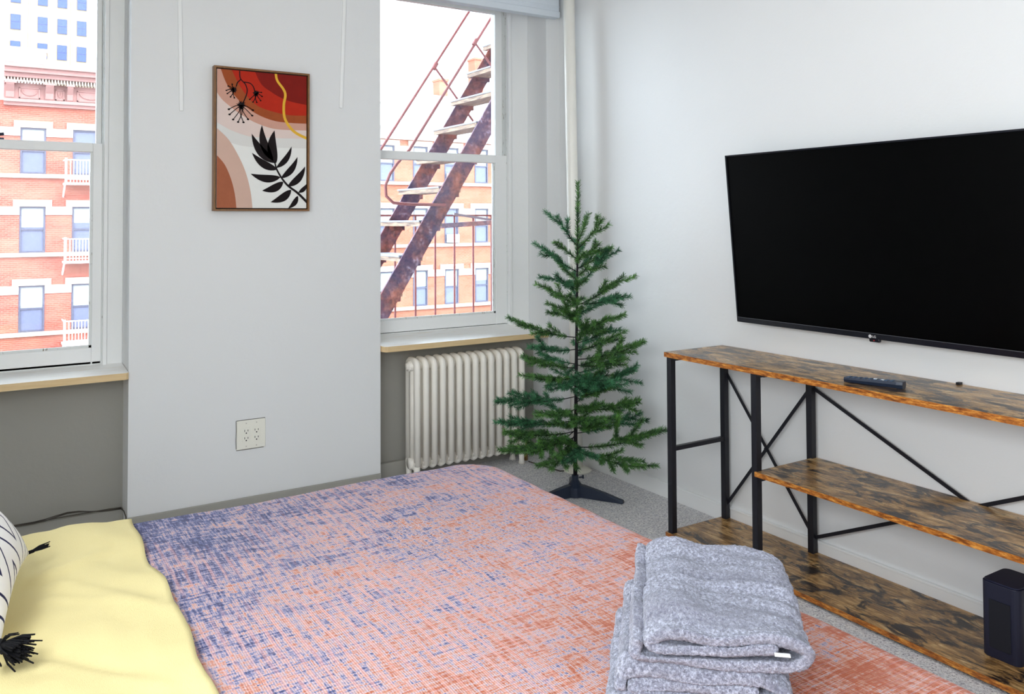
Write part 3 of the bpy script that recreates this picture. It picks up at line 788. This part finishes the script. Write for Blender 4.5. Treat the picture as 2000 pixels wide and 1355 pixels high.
# ------------------------------------------------------------------ remote control
rc = empty('remote_control', (-.268, -2.155, .7712), 'black remote control lying on the top shelf below the television', 'remote control', rot=(0, 0, R(-76)))
m = MB(); N = 10
for i in range(N+1):
    t = i/N; x = -.095+.19*t; hwid = .0205*(1-.12*math.sin(t*math.pi)) * (.86 if i in (0, N) else 1); h = .016+.006*t
    m.v += [Vector((x, -hwid*.8, .001)), Vector((x, hwid*.8, .001)), Vector((x, hwid, h*.6)), Vector((x, hwid*.85, h)), Vector((x, -hwid*.85, h)), Vector((x, -hwid, h*.6))]
for i in range(N):
    for j in range(6): m.f.append((i*6+j, i*6+(j+1) % 6, i*6+6+(j+1) % 6, i*6+6+j)); m.mi.append(0)
m.f += [tuple(range(6)), tuple(N*6+j for j in range(6))]; m.mi += [0, 0]
m.build('remote_body', plain('remote_plastic', sr(34, 44, 62), .35, .5), rc, local=True)
m = MB()
for i in range(9):
    for j in (-1, 0, 1):
        x = -.082+i*.0175; z = .016+.006*((x+.095)/.19)
        m.box(x-.0045, x+.0045, j*.0105-.0035, j*.0105+.0035, z-.001, z+.0014)
o = m.build('keypad', plain('remote_keys', sr(70, 92, 120), .5), rc, local=True)
m = MB()
for x in (.005, .028): m.box(x-.005, x+.005, -.006, .004, .0195, .0222)
m.build('white_keys', plain('remote_white_keys', sr(210, 215, 220), .5), rc, local=True)

# ------------------------------------------------------------------ black speaker on the bottom shelf
sp = empty('speaker', (-.175, -2.535, .0282), 'black box speaker standing on the bottom shelf near the right edge', 'speaker')
def rrect(hx_, hy, r, n=5):
    out = []
    for cx, cy, a0 in ((hx_-r, hy-r, 0), (-hx_+r, hy-r, 90), (-hx_+r, -hy+r, 180), (hx_-r, -hy+r, 270)):
        for i in range(n+1):
            a = R(a0+90*i/n); out.append((cx+r*math.cos(a), cy+r*math.sin(a)))
    return out
SPK = plain('speaker_cabinet', sr(26, 28, 48), .5, .4)
m = MB(); m.prism(rrect(.07, .055, .02), 'xy', 0, .218); m.build('cabinet', SPK, sp, local=True, bevel=.002)
m = MB(); m.prism(rrect(.066, .051, .018), 'xy', .218, .222); m.build('top_plate', plain('speaker_top', sr(30, 32, 56), .4), sp, local=True)
m = MB(); m.box(-.0725, -.070, -.032, .03, .03, .17); m.build('grille', plain('speaker_grille', sr(14, 15, 26), .9), sp, local=True, bevel=.004)

# ------------------------------------------------------------------ bed
BX0, BX1, BY0, BY1, ZB = -3.38, -1.285, -3.36, -1.342, .5
bed = empty('bed', (-2.3, -2.35, 0), 'low bed under a woven blanket and yellow duvet in front of the windows', 'bed')
MB().box(BX0+.05, BX1-.12, BY0+.1, BY1-.12, .12, .43).build('mattress', plain('mattress_ticking', sr(220, 216, 208), .8), bed, bevel=.05, seg=3)
m = MB(); m.box(BX0+.04, BX1-.11, BY0+.09, BY1-.11, .07, .12)
m.build('bed_base', BLACK_METAL, bed)
for x in (BX0+.1, BX1-.2):
    for y in (BY0+.15, BY1-.2): MB().box(x, x+.05, y, y+.05, 0, .07).build('leg', BLACK_METAL, bed)

def cover(name, mat, u0, u1, v0, v1, nu, nv, lift, rect, rc_, rr, wob, wrink, thick, edge=None):
    """sheet laid over a soft box. rect: outer box; rc_: plan corner radius; rr: roll-over radius; (u,v) unrolled plan"""
    X0, X1, Y0, Y1 = rect
    ix0, ix1, iy0, iy1 = X0+rr+rc_, X1-rr-rc_, Y0+rr+rc_, Y1-rr-rc_
    m = MB()
    for i in range(nu+1):
        for j in range(nv+1):
            u = u0+(u1-u0)*i/nu; v = v0+(v1-v0)*j/nv
            if edge: u = edge(u, v, i/nu)
            cx, cy = min(max(u, ix0), ix1), min(max(v, iy0), iy1)
            dx, dy = u-cx, v-cy; d = math.hypot(dx, dy); e = d-rc_
            if e <= 0: x, y, z = u, v, 0.0
            else:
                nx, ny = dx/d, dy/d; a = min(e/rr, math.pi/2)
                out = rc_+rr*math.sin(a); z = -rr*(1-math.cos(a))
                if e > rr*math.pi/2: z -= e-rr*math.pi/2; out += .012*math.sin((u+v)*17)*(min(1, (e-rr*1.57)/.1))
                x, y = cx+nx*out, cy+ny*out
            zz = ZB+lift+z+wob(u, v)*(1 if e <= 0 else max(0, 1-e/rr))
            m.v.append(Vector((x, y, zz+wrink(u, v))))
    for i in range(nu):
        for j in range(nv):
            a = i*(nv+1)+j; m.f.append((a, a+nv+1, a+nv+2, a+1)); m.mi.append(0)
    o = m.build(name, mat, smooth=True, fix=False)
    s = o.modifiers.new('solid', 'SOLIDIFY'); s.thickness = thick; s.offset = -1
    return o
def nz(x, y, sc, seed=0, z=0): return noise.noise(Vector((x*sc+seed*13.1, y*sc-seed*7.7, z+seed)))
def wob(u, v): return .006*nz(u, v, 2.2, 1) + .004*nz(u, v, 5, 2)
def m_blanket():
    t = NT('woven_blanket'); t.set(Roughness=.85, Specular__IOR__Level=.15)
    if 'Sheen Weight' in t.b.inputs:
        t.b.inputs['Sheen Weight'].default_value = .22; t.b.inputs['Sheen Roughness'].default_value = .45; t.b.inputs['Sheen Tint'].default_value = (.93, .90, 1, 1)
    sx = t.noise(t.coord((6, 70, 1)), 3.0, 4, .65)         # long streaks along the bed (x)
    sy = t.noise(t.coord((70, 6, 1), loc=(5, 2, 0)), 3.0, 4, .65)  # streaks across
    big = t.noise(t.coord((1.3, 1.8, 1), loc=(2, 7, 0)), 2.4, 4, .6)
    med = t.noise(t.coord((1, 1.4, 1), loc=(9, 1, 0)), 9, 5, .7)
    fine = t.noise(t.coord((1, 1, 1)), 110, 3, .7)
    # colour index: 0 navy .. 1 orange
    k = t.math('ADD', t.math('MULTIPLY', t.ramp(sx, [(.3, 0), (.7, 1)]), .5), t.math('MULTIPLY', t.ramp(sy, [(.3, 0), (.7, 1)]), .5))
    k = t.math('ADD', k, t.math('MULTIPLY', t.math('SUBTRACT', big, .5), .36))
    k = t.math('ADD', k, t.math('MULTIPLY', t.math('SUBTRACT', med, .5), .8))
    k = t.math('ADD', k, t.math('MULTIPLY', t.math('SUBTRACT', fine, .5), .75))
    tc = t.n.new('ShaderNodeTexCoord'); sp_ = t.sep(tc.outputs['Object'])
    # dye gradient: more rust toward the foot corner nearest the shelf
    g1 = t.math('MULTIPLY', t.math('ADD', sp_[0], 2.05), .19); g2 = t.math('MULTIPLY', t.math('ADD', sp_[1], 2.0), -.20)
    g = t.math('ADD', g1, g2)
    k = t.math('ADD', k, g)
    c = t.ramp(k, [(.18, sr(28, 34, 84)), (.32, sr(84, 96, 144)), (.43, sr(150, 142, 168)), (.54, sr(200, 172, 170)), (.69, sr(200, 136, 108)), (.88, sr(174, 82, 34))])
    # warp and weft stripes
    wy = t.n.new('ShaderNodeTexWave'); wy.bands_direction = 'X'; wy.inputs['Scale'].default_value = 12; wy.inputs['Distortion'].default_value = 1.2; wy.inputs['Detail'].default_value = 2
    t.link(t.coord(), wy.inputs['Vector'])
    wx = t.n.new('ShaderNodeTexWave'); wx.bands_direction = 'Y'; wx.inputs['Scale'].default_value = 24; wx.inputs['Distortion'].default_value = 1.0; wx.inputs['Detail'].default_value = 2
    t.link(t.coord(), wx.inputs['Vector'])
    lat = t.noise(t.coord((1, 1, 1), loc=(4, 4, 0)), 2.6, 2)
    left = t.math('MULTIPLY', t.ramp(lat, [(.4, 0), (.58, 1)]), .55)
    c = t.mix(t.math('MULTIPLY', t.ramp(wy.outputs['Fac'], [(.72, 0), (.92, 1)]), left), c, sr(226, 158, 140))
    c = t.mix(t.math('MULTIPLY', t.ramp(wx.outputs['Fac'], [(.70, 0), (.95, 1)]), t.math('MULTIPLY', left, .6)), c, sr(212, 190, 200))
    th = t.n.new('ShaderNodeTexWave'); th.bands_direction = 'X'; th.inputs['Scale'].default_value = 70; t.link(t.coord(), th.inputs['Vector'])
    th2 = t.n.new('ShaderNodeTexWave'); th2.bands_direction = 'Y'; th2.inputs['Scale'].default_value = 70; t.link(t.coord(), th2.inputs['Vector'])
    h = t.math('ADD', th.outputs['Fac'], th2.outputs['Fac'])
    c = t.mix(t.math('MULTIPLY', t.ramp(h, [(.2, 1), (.8, 0)]), .28), c, sr(70, 58, 90))
    t.base(c)
    hh = t.math('ADD', t.math('MULTIPLY', h, .5), t.math('MULTIPLY', fine, .8)); t.bump(hh, .5, .004); return t.m
BLK = m_blanket()
bl = cover('blanket', BLK, -2.47, BX1+.27, BY0-.1, BY1+.27, 90, 130, .006, (BX0, BX1, BY0-.4, BY1), .10, .055, wob, lambda u, v: .0025*nz(u, v, 14, 3), .008)
tag(bl, 'woven blanket in rust orange, pink and indigo across the bed', 'blanket')
def m_yellow():
    t = NT('yellow_cotton'); t.set(Roughness=.8, Specular__IOR__Level=.15)
    n = t.noise(t.coord(), 3, 5, .6); n2 = t.noise(t.coord(), 500, 2)
    t.base(t.mix(n, sr(212, 197, 142), sr(220, 206, 153))); t.bump(t.math('ADD', n2, t.math('MULTIPLY', t.noise(t.coord(rot=(0, 0, .5), scale=(1, 3, 1)), 7, 6, .6), 2.5)), .22, .006); return t.m
def crease(u, v):
    h = .010*nz(u, v, 3.5, 5)
    h += .009*nz(u+.6*v, v*.45, 8, 6) + .0035*nz(u, v, 20, 7)
    for (ax, ay, bx, by, wd, am) in ((-2.62, -1.72, -2.44, -2.0, .02, .007), (-2.65, -1.78, -2.48, -1.95, .014, .005), (-2.66, -2.1, -2.5, -2.3, .016, .005), (-2.7, -2.02, -2.55, -2.2, .012, -.004), (-2.66, -1.66, -2.52, -1.60, .02, .006)):
        dx, dy = bx-ax, by-ay; L2 = dx*dx+dy*dy; t = max(0, min(1, ((u-ax)*dx+(v-ay)*dy)/L2)); d = math.hypot(u-ax-dx*t, v-ay-dy*t); h += am*math.exp(-(d/wd)**2)
    h -= .03*math.exp(-((u+2.82)**2/.018+(v+1.8)**2/.12))
    return h
def yedge(u, v, s):
    return u + (s**6)*(.005*math.sin(v*9+.6)+.0035*math.sin(v*23))
ye = cover('duvet', m_yellow(), BX0, -2.425, BY0-.1, BY1+.27, 80, 150, .020, (BX0-.3, BX1+.5, BY0-.4, BY1+.004), .10, .055, wob, crease, .014, yedge)
tag(ye, 'pale yellow duvet at the head end of the bed beside the blanket', 'duvet')

# ------------------------------------------------------------------ patterned pillow with tassels
def pillow_pattern():
    t = NT('line_patterned_cotton'); t.set(Roughness=.85, Specular__IOR__Level=.15)
    tc = t.n.new('ShaderNodeTexCoord'); s = t.sep(tc.outputs['Object'])
    wv = t.noise(t.coord(), 14, 2)
    # nested diamonds: |x|+|y| bands around tile centres
    def tile(v, p): return t.math('ABSOLUTE', t.math('SUBTRACT', t.math('FRACT', t.math('DIVIDE', t.math('ADD', v, 10), p)), .5))
    d = t.math('ADD', tile(s[0], .19), t.math('MULTIPLY', tile(s[1], .26), 1.0))
    d = t.math('ADD', d, t.math('MULTIPLY', wv, .02))
    band = t.math('ABSOLUTE', t.math('SUBTRACT', t.math('FRACT', t.math('MULTIPLY', d, 3.6)), .5))
    t.base(t.mix(t.ramp(band, [(.41, 0), (.44, 1)]), sr(244, 242, 240), sr(38, 40, 78)))
    t.bump(t.noise(t.coord(), 400, 2), .2, .002); return t.m
th = R(42); c, s = math.cos(th), math.sin(th)
pw = .235; TH = .085
pc = Vector((-2.732, -1.80, .545)) + Vector((-c, 0, s))*(pw*.92) + Vector((s, 0, c))*.02
pl = empty('throw_pillow', pc, 'white throw pillow with navy line pattern and black tassels on the yellow duvet', 'pillow')
Mx = Matrix.Rotation(R(-8), 3, 'Z') @ Matrix(((0, -c, s), (1, 0, 0), (0, s, c)))
pl.rotation_euler = Mx.to_euler()
m = MB(); N = 36
def pz(a, b):
    e = max(0, (1-abs(a)**2.6))*max(0, (1-abs(b)**2.6)); return TH*e**.5
for side in (1, -1):
    for i in range(N+1):
        for j in range(N+1):
            a = math.sin((i/N*2-1)*math.pi/2); b = math.sin((j/N*2-1)*math.pi/2)
            pinch = 1-.06*(1-b*b) if abs(a) > 0 else 1
            x = a*pw*(1-.07*(1-b*b)*abs(a)); y = b*pw*(1-.07*(1-a*a)*abs(b))
            m.v.append(Vector((x, y, side*(pz(a, b)*(1+.08*nz(x, y, 8, side)))+.0)))
n1 = (N+1)**2
for k in (0, 1):
    for i in range(N):
        for j in range(N):
            a = k*n1+i*(N+1)+j; q = (a, a+N+1, a+N+2, a+1); m.f.append(q if k == 0 else q[::-1]); m.mi.append(0)
po = m.build('pillow_cover', pillow_pattern(), pl, smooth=True, local=True, fix=False)
bm = bmesh.new(); bm.from_mesh(po.data); bmesh.ops.remove_doubles(bm, verts=bm.verts, dist=.0006); bmesh.ops.recalc_face_normals(bm, faces=bm.faces); bm.to_mesh(po.data); bm.free()
YARN = plain('black_yarn', (.006, .006, .008), .9, .2)
rnd = random.Random(5)
Mi = Mx.transposed()
for (sx, sy, n_, ln) in ((1, -1, 14, .035), (-1, -1, 90, .06), (1, 1, 30, .05), (-1, 1, 30, .05)):
    base = Vector((sx*pw*.98, sy*pw*.98, 0)); m = MB()
    dirw = Vector((1, -.15, -.12)) if sx < 0 else Vector((.9, .25, .1))
    if sx < 0 and sy < 0: dirw = Vector((.55, -.85, -.02))
    d0 = (Mi @ dirw).normalized()
    if sy > 0: d0 = Vector((sx, sy, 0)).normalized()
    m.tube([base, base+d0*.015], .009 if n_ > 50 else .004, 8)
    for i in range(n_):
        sp_v = Vector((rnd.gauss(0, 1), rnd.gauss(0, 1), rnd.gauss(0, 1)))*(.22 if n_ > 50 else .08)
        e1 = base+d0*.012+sp_v*.012; d = (d0+sp_v).normalized(); L = ln*rnd.uniform(.8, 1.1)
        m.tube([e1, e1+d*L*.5+sp_v*.01, e1+d*L], [.0018, .002, .0014], 4)
    m.build('tassel', YARN, pl, local=True)

# ------------------------------------------------------------------ towels
def m_towel():
    t = NT('grey_terry'); t.set(Roughness=1, Specular__IOR__Level=.05)
    if 'Sheen Weight' in t.b.inputs:
        t.b.inputs['Sheen Weight'].default_value = .7; t.b.inputs['Sheen Roughness'].default_value = .5; t.b.inputs['Sheen Tint'].default_value = (.92, .94, 1, 1)
    n = t.noise(t.coord((1, 1, 1)), 190, 4, .8); n2 = t.noise(t.coord((1.5, 9, 4)), 2.6, 4, .6, .4)
    c = t.ramp(n, [(.38, sr(96, 96, 116)), (.5, sr(150, 152, 174)), (.62, sr(206, 210, 230))])
    c = t.mix(t.ramp(n2, [(.48, 0), (.62, .6)]), c, sr(104, 104, 124))
    t.base(c); t.bump(n, .9, .012); return t.m
TOWEL = m_towel()
def towel(path, th_, depth, seed, label, loc, rotz, y0=0, flare=0):
    """a ribbon folded along path (x,z) and extruded back along +y"""
    pts = spl(path, 7); n = len(pts); prof = []
    L_, R_ = [], []
    for i, p in enumerate(pts):
        a = pts[max(i-1, 0)]; b = pts[min(i+1, n-1)]; dx, dz = b[0]-a[0], b[1]-a[1]; l = math.hypot(dx, dz) or 1
        L_.append((p[0]-dz/l*th_/2, p[1]+dx/l*th_/2)); R_.append((p[0]+dz/l*th_/2, p[1]-dx/l*th_/2))
    # rounded ends
    prof = L_ + [((L_[-1][0]+R_[-1][0])/2+(pts[-1][0]-pts[-2][0])*.6, (L_[-1][1]+R_[-1][1])/2+(pts[-1][1]-pts[-2][1])*.6)] + R_[::-1] + [((L_[0][0]+R_[0][0])/2+(pts[0][0]-pts[1][0])*.6, (L_[0][1]+R_[0][1])/2+(pts[0][1]-pts[1][1])*.6)]
    K = 40; P = len(prof); m = MB()
    for k in range(K+1):
        t = k/K; y = depth*t
        # rounded front and back faces: shrink thickness slightly at the ends
        for (x, z) in prof:
            bx = x*(1-flare*t) ; bump = .028*nz(x*.35+y*.3, y*2.4, 9, seed)+.006*nz(x*1.2, y*5+z*2, 9, seed+1)
            yy = y + .012*nz(x*2, z*9, 5, seed+2)
            m.v.append(Vector((bx+.004*nz(y, z*5, 9, seed+3), yy, max(.0, z*(1-.06*t)+bump*(z/.05 if z < .05 else 1)))))
    for k in range(K):
        for j in range(P):
            a = k*P+j; b = k*P+(j+1) % P; m.f.append((a, b, b+P, a+P)); m.mi.append(0)
    # end caps as a strip between the two sides of the ribbon
    nL = len(L_)
    for k, fl_ in ((0, 0), (K, 1)):
        o = k*P
        for i in range(nL-1):
            q = (o+i, o+i+1, o+2*nL-i-1, o+2*nL-i)
            m.f.append(q if fl_ else q[::-1]); m.mi.append(0)
        for q in ((o+nL-1, o+nL, o+nL+1), (o+0, o+2*nL, o+2*nL+1)): m.f.append(q); m.mi.append(0)
    e = empty('folded_towel', loc, label, 'towel', 'folded towels stacked on the bed', rot=(0, 0, rotz))
    o = m.build('towel_cloth', TOWEL, e, local=True, smooth=True)
    o.modifiers.new('sub', 'SUBSURF').levels = 1; o.modifiers['sub'].render_levels = 2
    tx = bpy.data.textures.new('terry', 'CLOUDS'); tx.noise_scale = .006; tx.noise_depth = 2
    d = o.modifiers.new('pile', 'DISPLACE'); d.texture = tx; d.strength = .0045; d.mid_level = .5; d.texture_coords = 'LOCAL'
    return e, o
TA = R(-42.7)
P_TOP = [(.215, .037), (.13, .036), (.045, .036), (.014, .047), (.03, .060), (.065, .066), (.115, .055), (.17, .056), (.235, .053), (.262, .040), (.257, .022), (.228, .011), (.15, .0105), (.05, .0105), (.012, .011), (-.006, .020), (-.008, .036), (-.002, .054)]
P_MID = [(.20, .031), (.10, .032), (.01, .031), (-.012, .026), (-.012, .016), (.02, .0105), (.10, .0105), (.17, .0105), (.215, .014), (.228, .022), (.222, .030)]
P_MID = [(.19, .030), (.10, .030), (.02, .031), (-.005, .024), (.01, .012), (.06, .0105), (.15, .0105), (.21, .0115), (.236, .023), (.225, .038), (.19, .0495), (.10, .050), (.02, .050), (-.02, .046), (-.026, .03), (-.024, .012)]
P_LOW = [(.17, .030), (.10, .030), (-.01, .030), (-.035, .022), (-.02, .012), (.05, .0105), (.15, .0105), (.20, .0115), (.226, .022), (.215, .03)]
def lay(loc, dx, dy):
    c_, s_ = math.cos(TA), math.sin(TA); return (loc[0]+dx*c_-dy*s_, loc[1]+dx*s_+dy*c_, loc[2])
TO = (-1.862, -2.812)
towel(P_LOW, .019, .33, 1, 'grey terry towel at the bottom of the folded stack', lay((*TO, .508), -.012, -.01), TA)
towel(P_MID, .019, .345, 2, 'grey terry towel in the middle of the folded stack', lay((*TO, .540), -.004, -.002), TA)
e_, o_ = towel(P_TOP, .0195, .355, 3, 'grey terry towel lying on top of the folded stack', lay((*TO, .596), 0, 0), TA)
m = MB(); m.box(.212, .236, -.004, .004, .034, .0365); m.build('care_tag', plain('tag_white', sr(236, 236, 236), .7), e_, local=True)


# ------------------------------------------------------------------ fir tree
TTOP= [-0.32, -0.6, 1.507]
BR = [(1.197,[-0.451,-0.603,1.341],[]),(1.212,[-0.275,-0.62,1.351],[]),(1.182,[-0.278,-0.736,1.329],[]),(1.133,[-0.412,-0.553,1.219],[]),(1.133,[-0.295,-0.734,1.21],[]),(1.073,[-0.514,-0.571,1.197],[[-0.515,-0.56,1.161]]),(1.088,[-0.225,-0.718,1.188],[]),(0.997,[-0.269,-0.761,1.183],[]),(0.99,[-0.509,-0.676,1.069],[]),(0.918,[-0.512,-0.578,1.013],[[-0.449,-0.602,1.018]]),(1.031,[-0.4,-0.546,1.121],[]),(0.91,[-0.23,-0.829,1.06],[[-0.288,-0.772,1.035]]),(0.842,[-0.392,-0.484,0.878],[]),(0.918,[-0.237,-0.845,0.97],[[-0.221,-0.81,0.92]]),(0.823,[-0.501,-0.725,0.952],[]),(0.789,[-0.349,-0.866,0.88],[]),(0.755,[-0.615,-0.459,0.845],[[-0.51,-0.524,0.775],[-0.466,-0.553,0.82]]),(0.774,[-0.22,-0.684,0.792],[]),(0.65,[-0.192,-0.926,0.76],[[-0.292,-0.894,0.784],[-0.37,-0.829,0.756]]),(0.699,[-0.591,-0.59,0.732],[[-0.572,-0.61,0.78]]),(0.627,[-0.461,-0.457,0.676],[]),(0.725,[-0.395,-0.765,0.863],[]),(0.608,[-0.594,-0.527,0.68],[[-0.566,-0.527,0.64]]),(0.623,[-0.32,-0.926,0.693],[[-0.317,-0.907,0.748]]),(0.567,[-0.634,-0.677,0.606],[[-0.562,-0.665,0.547]]),(0.457,[-0.185,-0.868,0.649],[[-0.144,-0.849,0.558],[-0.195,-0.812,0.619],[-0.188,-0.823,0.512]]),(0.472,[-0.659,-0.395,0.458],[[-0.614,-0.421,0.488],[-0.578,-0.443,0.416]]),(0.415,[-0.225,-0.932,0.492],[[-0.284,-0.915,0.512],[-0.247,-0.936,0.453]]),(0.359,[-0.689,-0.457,0.371],[[-0.638,-0.472,0.388],[-0.61,-0.492,0.32]]),(0.306,[-0.737,-0.579,0.355],[[-0.712,-0.589,0.301]]),(0.325,[-0.413,-0.905,0.423],[]),(0.355,[-0.23,-0.631,0.425],[]),(0.23,[-0.153,-1.021,0.375],[[-0.249,-0.973,0.422],[-0.263,-0.982,0.31],[-0.356,-0.931,0.44]]),(0.279,[-0.702,-0.503,0.241],[[-0.636,-0.506,0.313],[-0.635,-0.542,0.247]]),(0.298,[-0.623,-0.789,0.215],[[-0.595,-0.81,0.27]]),(0.272,[-0.461,-0.679,0.232],[]),(0.23,[-0.273,-1.012,0.223],[[-0.414,-0.888,0.235],[-0.3,-0.892,0.276]]),(0.257,[-0.508,-0.864,0.263],[]),(0.313,[-0.7,-0.743,0.289],[[-0.651,-0.734,0.325]]),(0.514,[-0.467,-0.878,0.629],[]),(0.514,[-0.416,-0.957,0.604],[[-0.374,-0.853,0.636]]),(0.415,[-0.657,-0.812,0.468],[]),(0.374,[-0.514,-0.937,0.449],[]),(0.574,[-0.587,-0.824,0.576],[])]
ft = empty('fir_tree', (-.35, -.6, 0), 'small artificial fir tree on a dark plastic stand between radiator and shelf', 'tree')
T0 = Vector((-.35, -.6, .05)); T1 = Vector(TTOP)
def trunk_at(z): return T0+(T1-T0)*((z-T0.z)/(T1.z-T0.z))
BARK = plain('trunk_wrap', sr(26, 22, 26), .7, .3, var=.3, vscale=60)
MB().tube([trunk_at(z) for z in (.03, .3, .6, .9, 1.2, 1.44)], [.0105, .0095, .0085, .0065, .0045, .002], 10).build('trunk', BARK, ft, smooth=True)
def m_needle(name, a, b_):
    t = NT(name); t.set(Roughness=.5, Specular__IOR__Level=.35); n = t.ramp(t.noise(t.coord(), 26, 4, .7), [(.36, 0), (.66, 1)])
    n2 = t.noise(t.coord(), 160, 1)
    c = t.mix(n, a, b_); t.base(t.mix(t.ramp(n2, [(.4, 0), (.7, .5)]), c, sr(96, 140, 104))); return t.m
NEED = [m_needle('fir_needles', sr(20, 50, 28), sr(104, 160, 66)), m_needle('fir_needles_blue', sr(18, 52, 36), sr(76, 150, 100))]
rt = random.Random(8)
def needles(m, pts, dens, ln, fan=1.0):
    tot = sum((pts[i+1]-pts[i]).length for i in range(len(pts)-1)); cnt = int(tot*dens)
    acc = [0]
    for i in range(len(pts)-1): acc.append(acc[-1]+(pts[i+1]-pts[i]).length)
    for q in range(cnt):
        s_ = rt.random()*tot; i = 0
        while acc[i+1] < s_: i += 1
        f = (s_-acc[i])/(acc[i+1]-acc[i]); p = pts[i].lerp(pts[i+1], f); d = (pts[i+1]-pts[i]).normalized()
        a = rt.random()*2*math.pi
        s1 = d.cross(Vector((.1, .2, 1))).normalized(); s2 = s1.cross(d)
        rad = s1*math.cos(a)+s2*math.sin(a)
        tip_f = s_/tot
        nd = (rad*fan*(1-.25*tip_f)+d*rt.uniform(.55, 1.0)).normalized(); L = ln*rt.uniform(.75, 1.15)
        w_ = nd.cross(Vector((rt.random()-.5, rt.random()-.5, rt.random()-.5))).normalized()*.0011
        e = p+nd*L
        o = len(m.v); m.v += [p-w_, p+w_, e+w_*.5, e-w_*.5]; m.f.append((o, o+1, o+2, o+3)); m.mi.append(1)
def curve3(a, b, sag, n=7):
    d = b-a; return [a+d*t+Vector((0, 0, -sag*4*t*(1-t))) for t in [i/n for i in range(n+1)]]
def branch(rz, tip, sides, mat, ln=.023, dens=2100):
    m = MB(); m.m = 0
    a = trunk_at(rz); tip = Vector(tip); L = (tip-a).length
    main = curve3(a, tip, L*.05)
    m.tube(main, [.0024]*4+[.0016]*4, 5)
    bare = .10 if L > .15 else .04
    k0 = max(1, int(round(len(main)*bare)))
    needles(m, main[k0:] if L > .12 else main, dens, ln)
    ss = [Vector(s_) for s_ in sides]
    n_auto = int(L/.075)
    d = (tip-a).normalized()
    sd = d.cross(Vector((0, 0, 1))).normalized()
    for i in range(n_auto):
        t = .35+.5*(i+.5)/max(1, n_auto); p = a.lerp(tip, t)
        l2 = (.085+.35*L*(1-t))*rt.uniform(.7, 1.1)
        sg = 1 if i % 2 else -1
        ss.append((p+(d*.8+sd*sg*.65+Vector((0, 0, rt.uniform(-.25, .12)))).normalized()*l2, p))
    for s_ in ss:
        if isinstance(s_, tuple): e, p = s_
        else:
            e = s_; t = max(.25, min(.8, ((e-a).dot(tip-a))/(L*L)-.25)); p = a.lerp(tip, t)
        if e.x > -.03: e.x = -.03
        cc = curve3(p, e, .004, 4); m.m = 0; m.tube(cc, .0013, 4); needles(m, cc, dens, ln*.95)
    return m.build('branch', [BARK, mat], ft, fix=False)
for i, (rz, tip, sides) in enumerate(BR):
    branch(rz, tip, sides, NEED[1] if rt.random() < .33 else NEED[0])
# leader
m = MB(); needles(m, [trunk_at(z) for z in (1.1, 1.2, 1.35, 1.5)]+[T1], 2200, .022, .9); m.build('leader', [BARK, NEED[0]], ft, fix=False)
# whorls on the far side and towards the room
for i in range(26):
    rz = .26+i*.036; reach = (.34*(1-(rz-.2)/1.25)+.03)
    a = rt.uniform(-40, 110) if i % 2 else rt.uniform(200, 290)
    tip = trunk_at(rz)+Vector((math.cos(R(a)), math.sin(R(a)), .22+.35*(rz/1.3)))*reach*rt.uniform(.7, .95)
    if tip.x > -.05: tip.x = -.05
    branch(rz, tip, [], NEED[i % 2])
# stand
STAND = plain('stand_plastic', sr(24, 36, 56), .35, .5)
m = MB(); cx, cy = -.35, -.6
for a in (-62, 58, 178):
    d = Vector((math.cos(R(a)), math.sin(R(a)), 0)); n_ = Vector((-d.y, d.x, 0))
    pr = []
    for t, hh_, ww in ((0.0, .058, .040), (.05, .054, .040), (.16, .036, .030), (.248, .016, .020)):
        c0 = Vector((cx, cy, 0))+d*t
        pr.append([c0-n_*ww/2*1.15+Vector((0, 0, .001)), c0+n_*ww/2*1.15+Vector((0, 0, .001)), c0+n_*ww/2*.75+Vector((0, 0, hh_)), c0-n_*ww/2*.75+Vector((0, 0, hh_))])
    vs = [p for q in pr for p in q]; fs = []
    for i in range(3):
        for j in range(4): fs.append((i*4+j, i*4+(j+1) % 4, i*4+4+(j+1) % 4, i*4+4+j))
    fs += [(0, 1, 2, 3), (12, 13, 14, 15)]
    mm = MB(); mm.add(vs, fs); mm.build('leg', STAND, ft, bevel=.002)
m = MB(); m.lathe(cx, cy, [(.046, .001), (.040, .045), (.026, .062), (.017, .075), (.0165, .098), (.0145, .10)], 16); m.build('stand_hub', STAND, ft, smooth=False)
m = MB(); m.tube([(cx+.016, cy-.008, .085), (cx+.034, cy-.018, .087)], .004, 8); m.tube([(cx+.034, cy-.018, .080), (cx+.034, cy-.018, .096)], .005, 6); m.build('clamp_screw', STAND, ft)
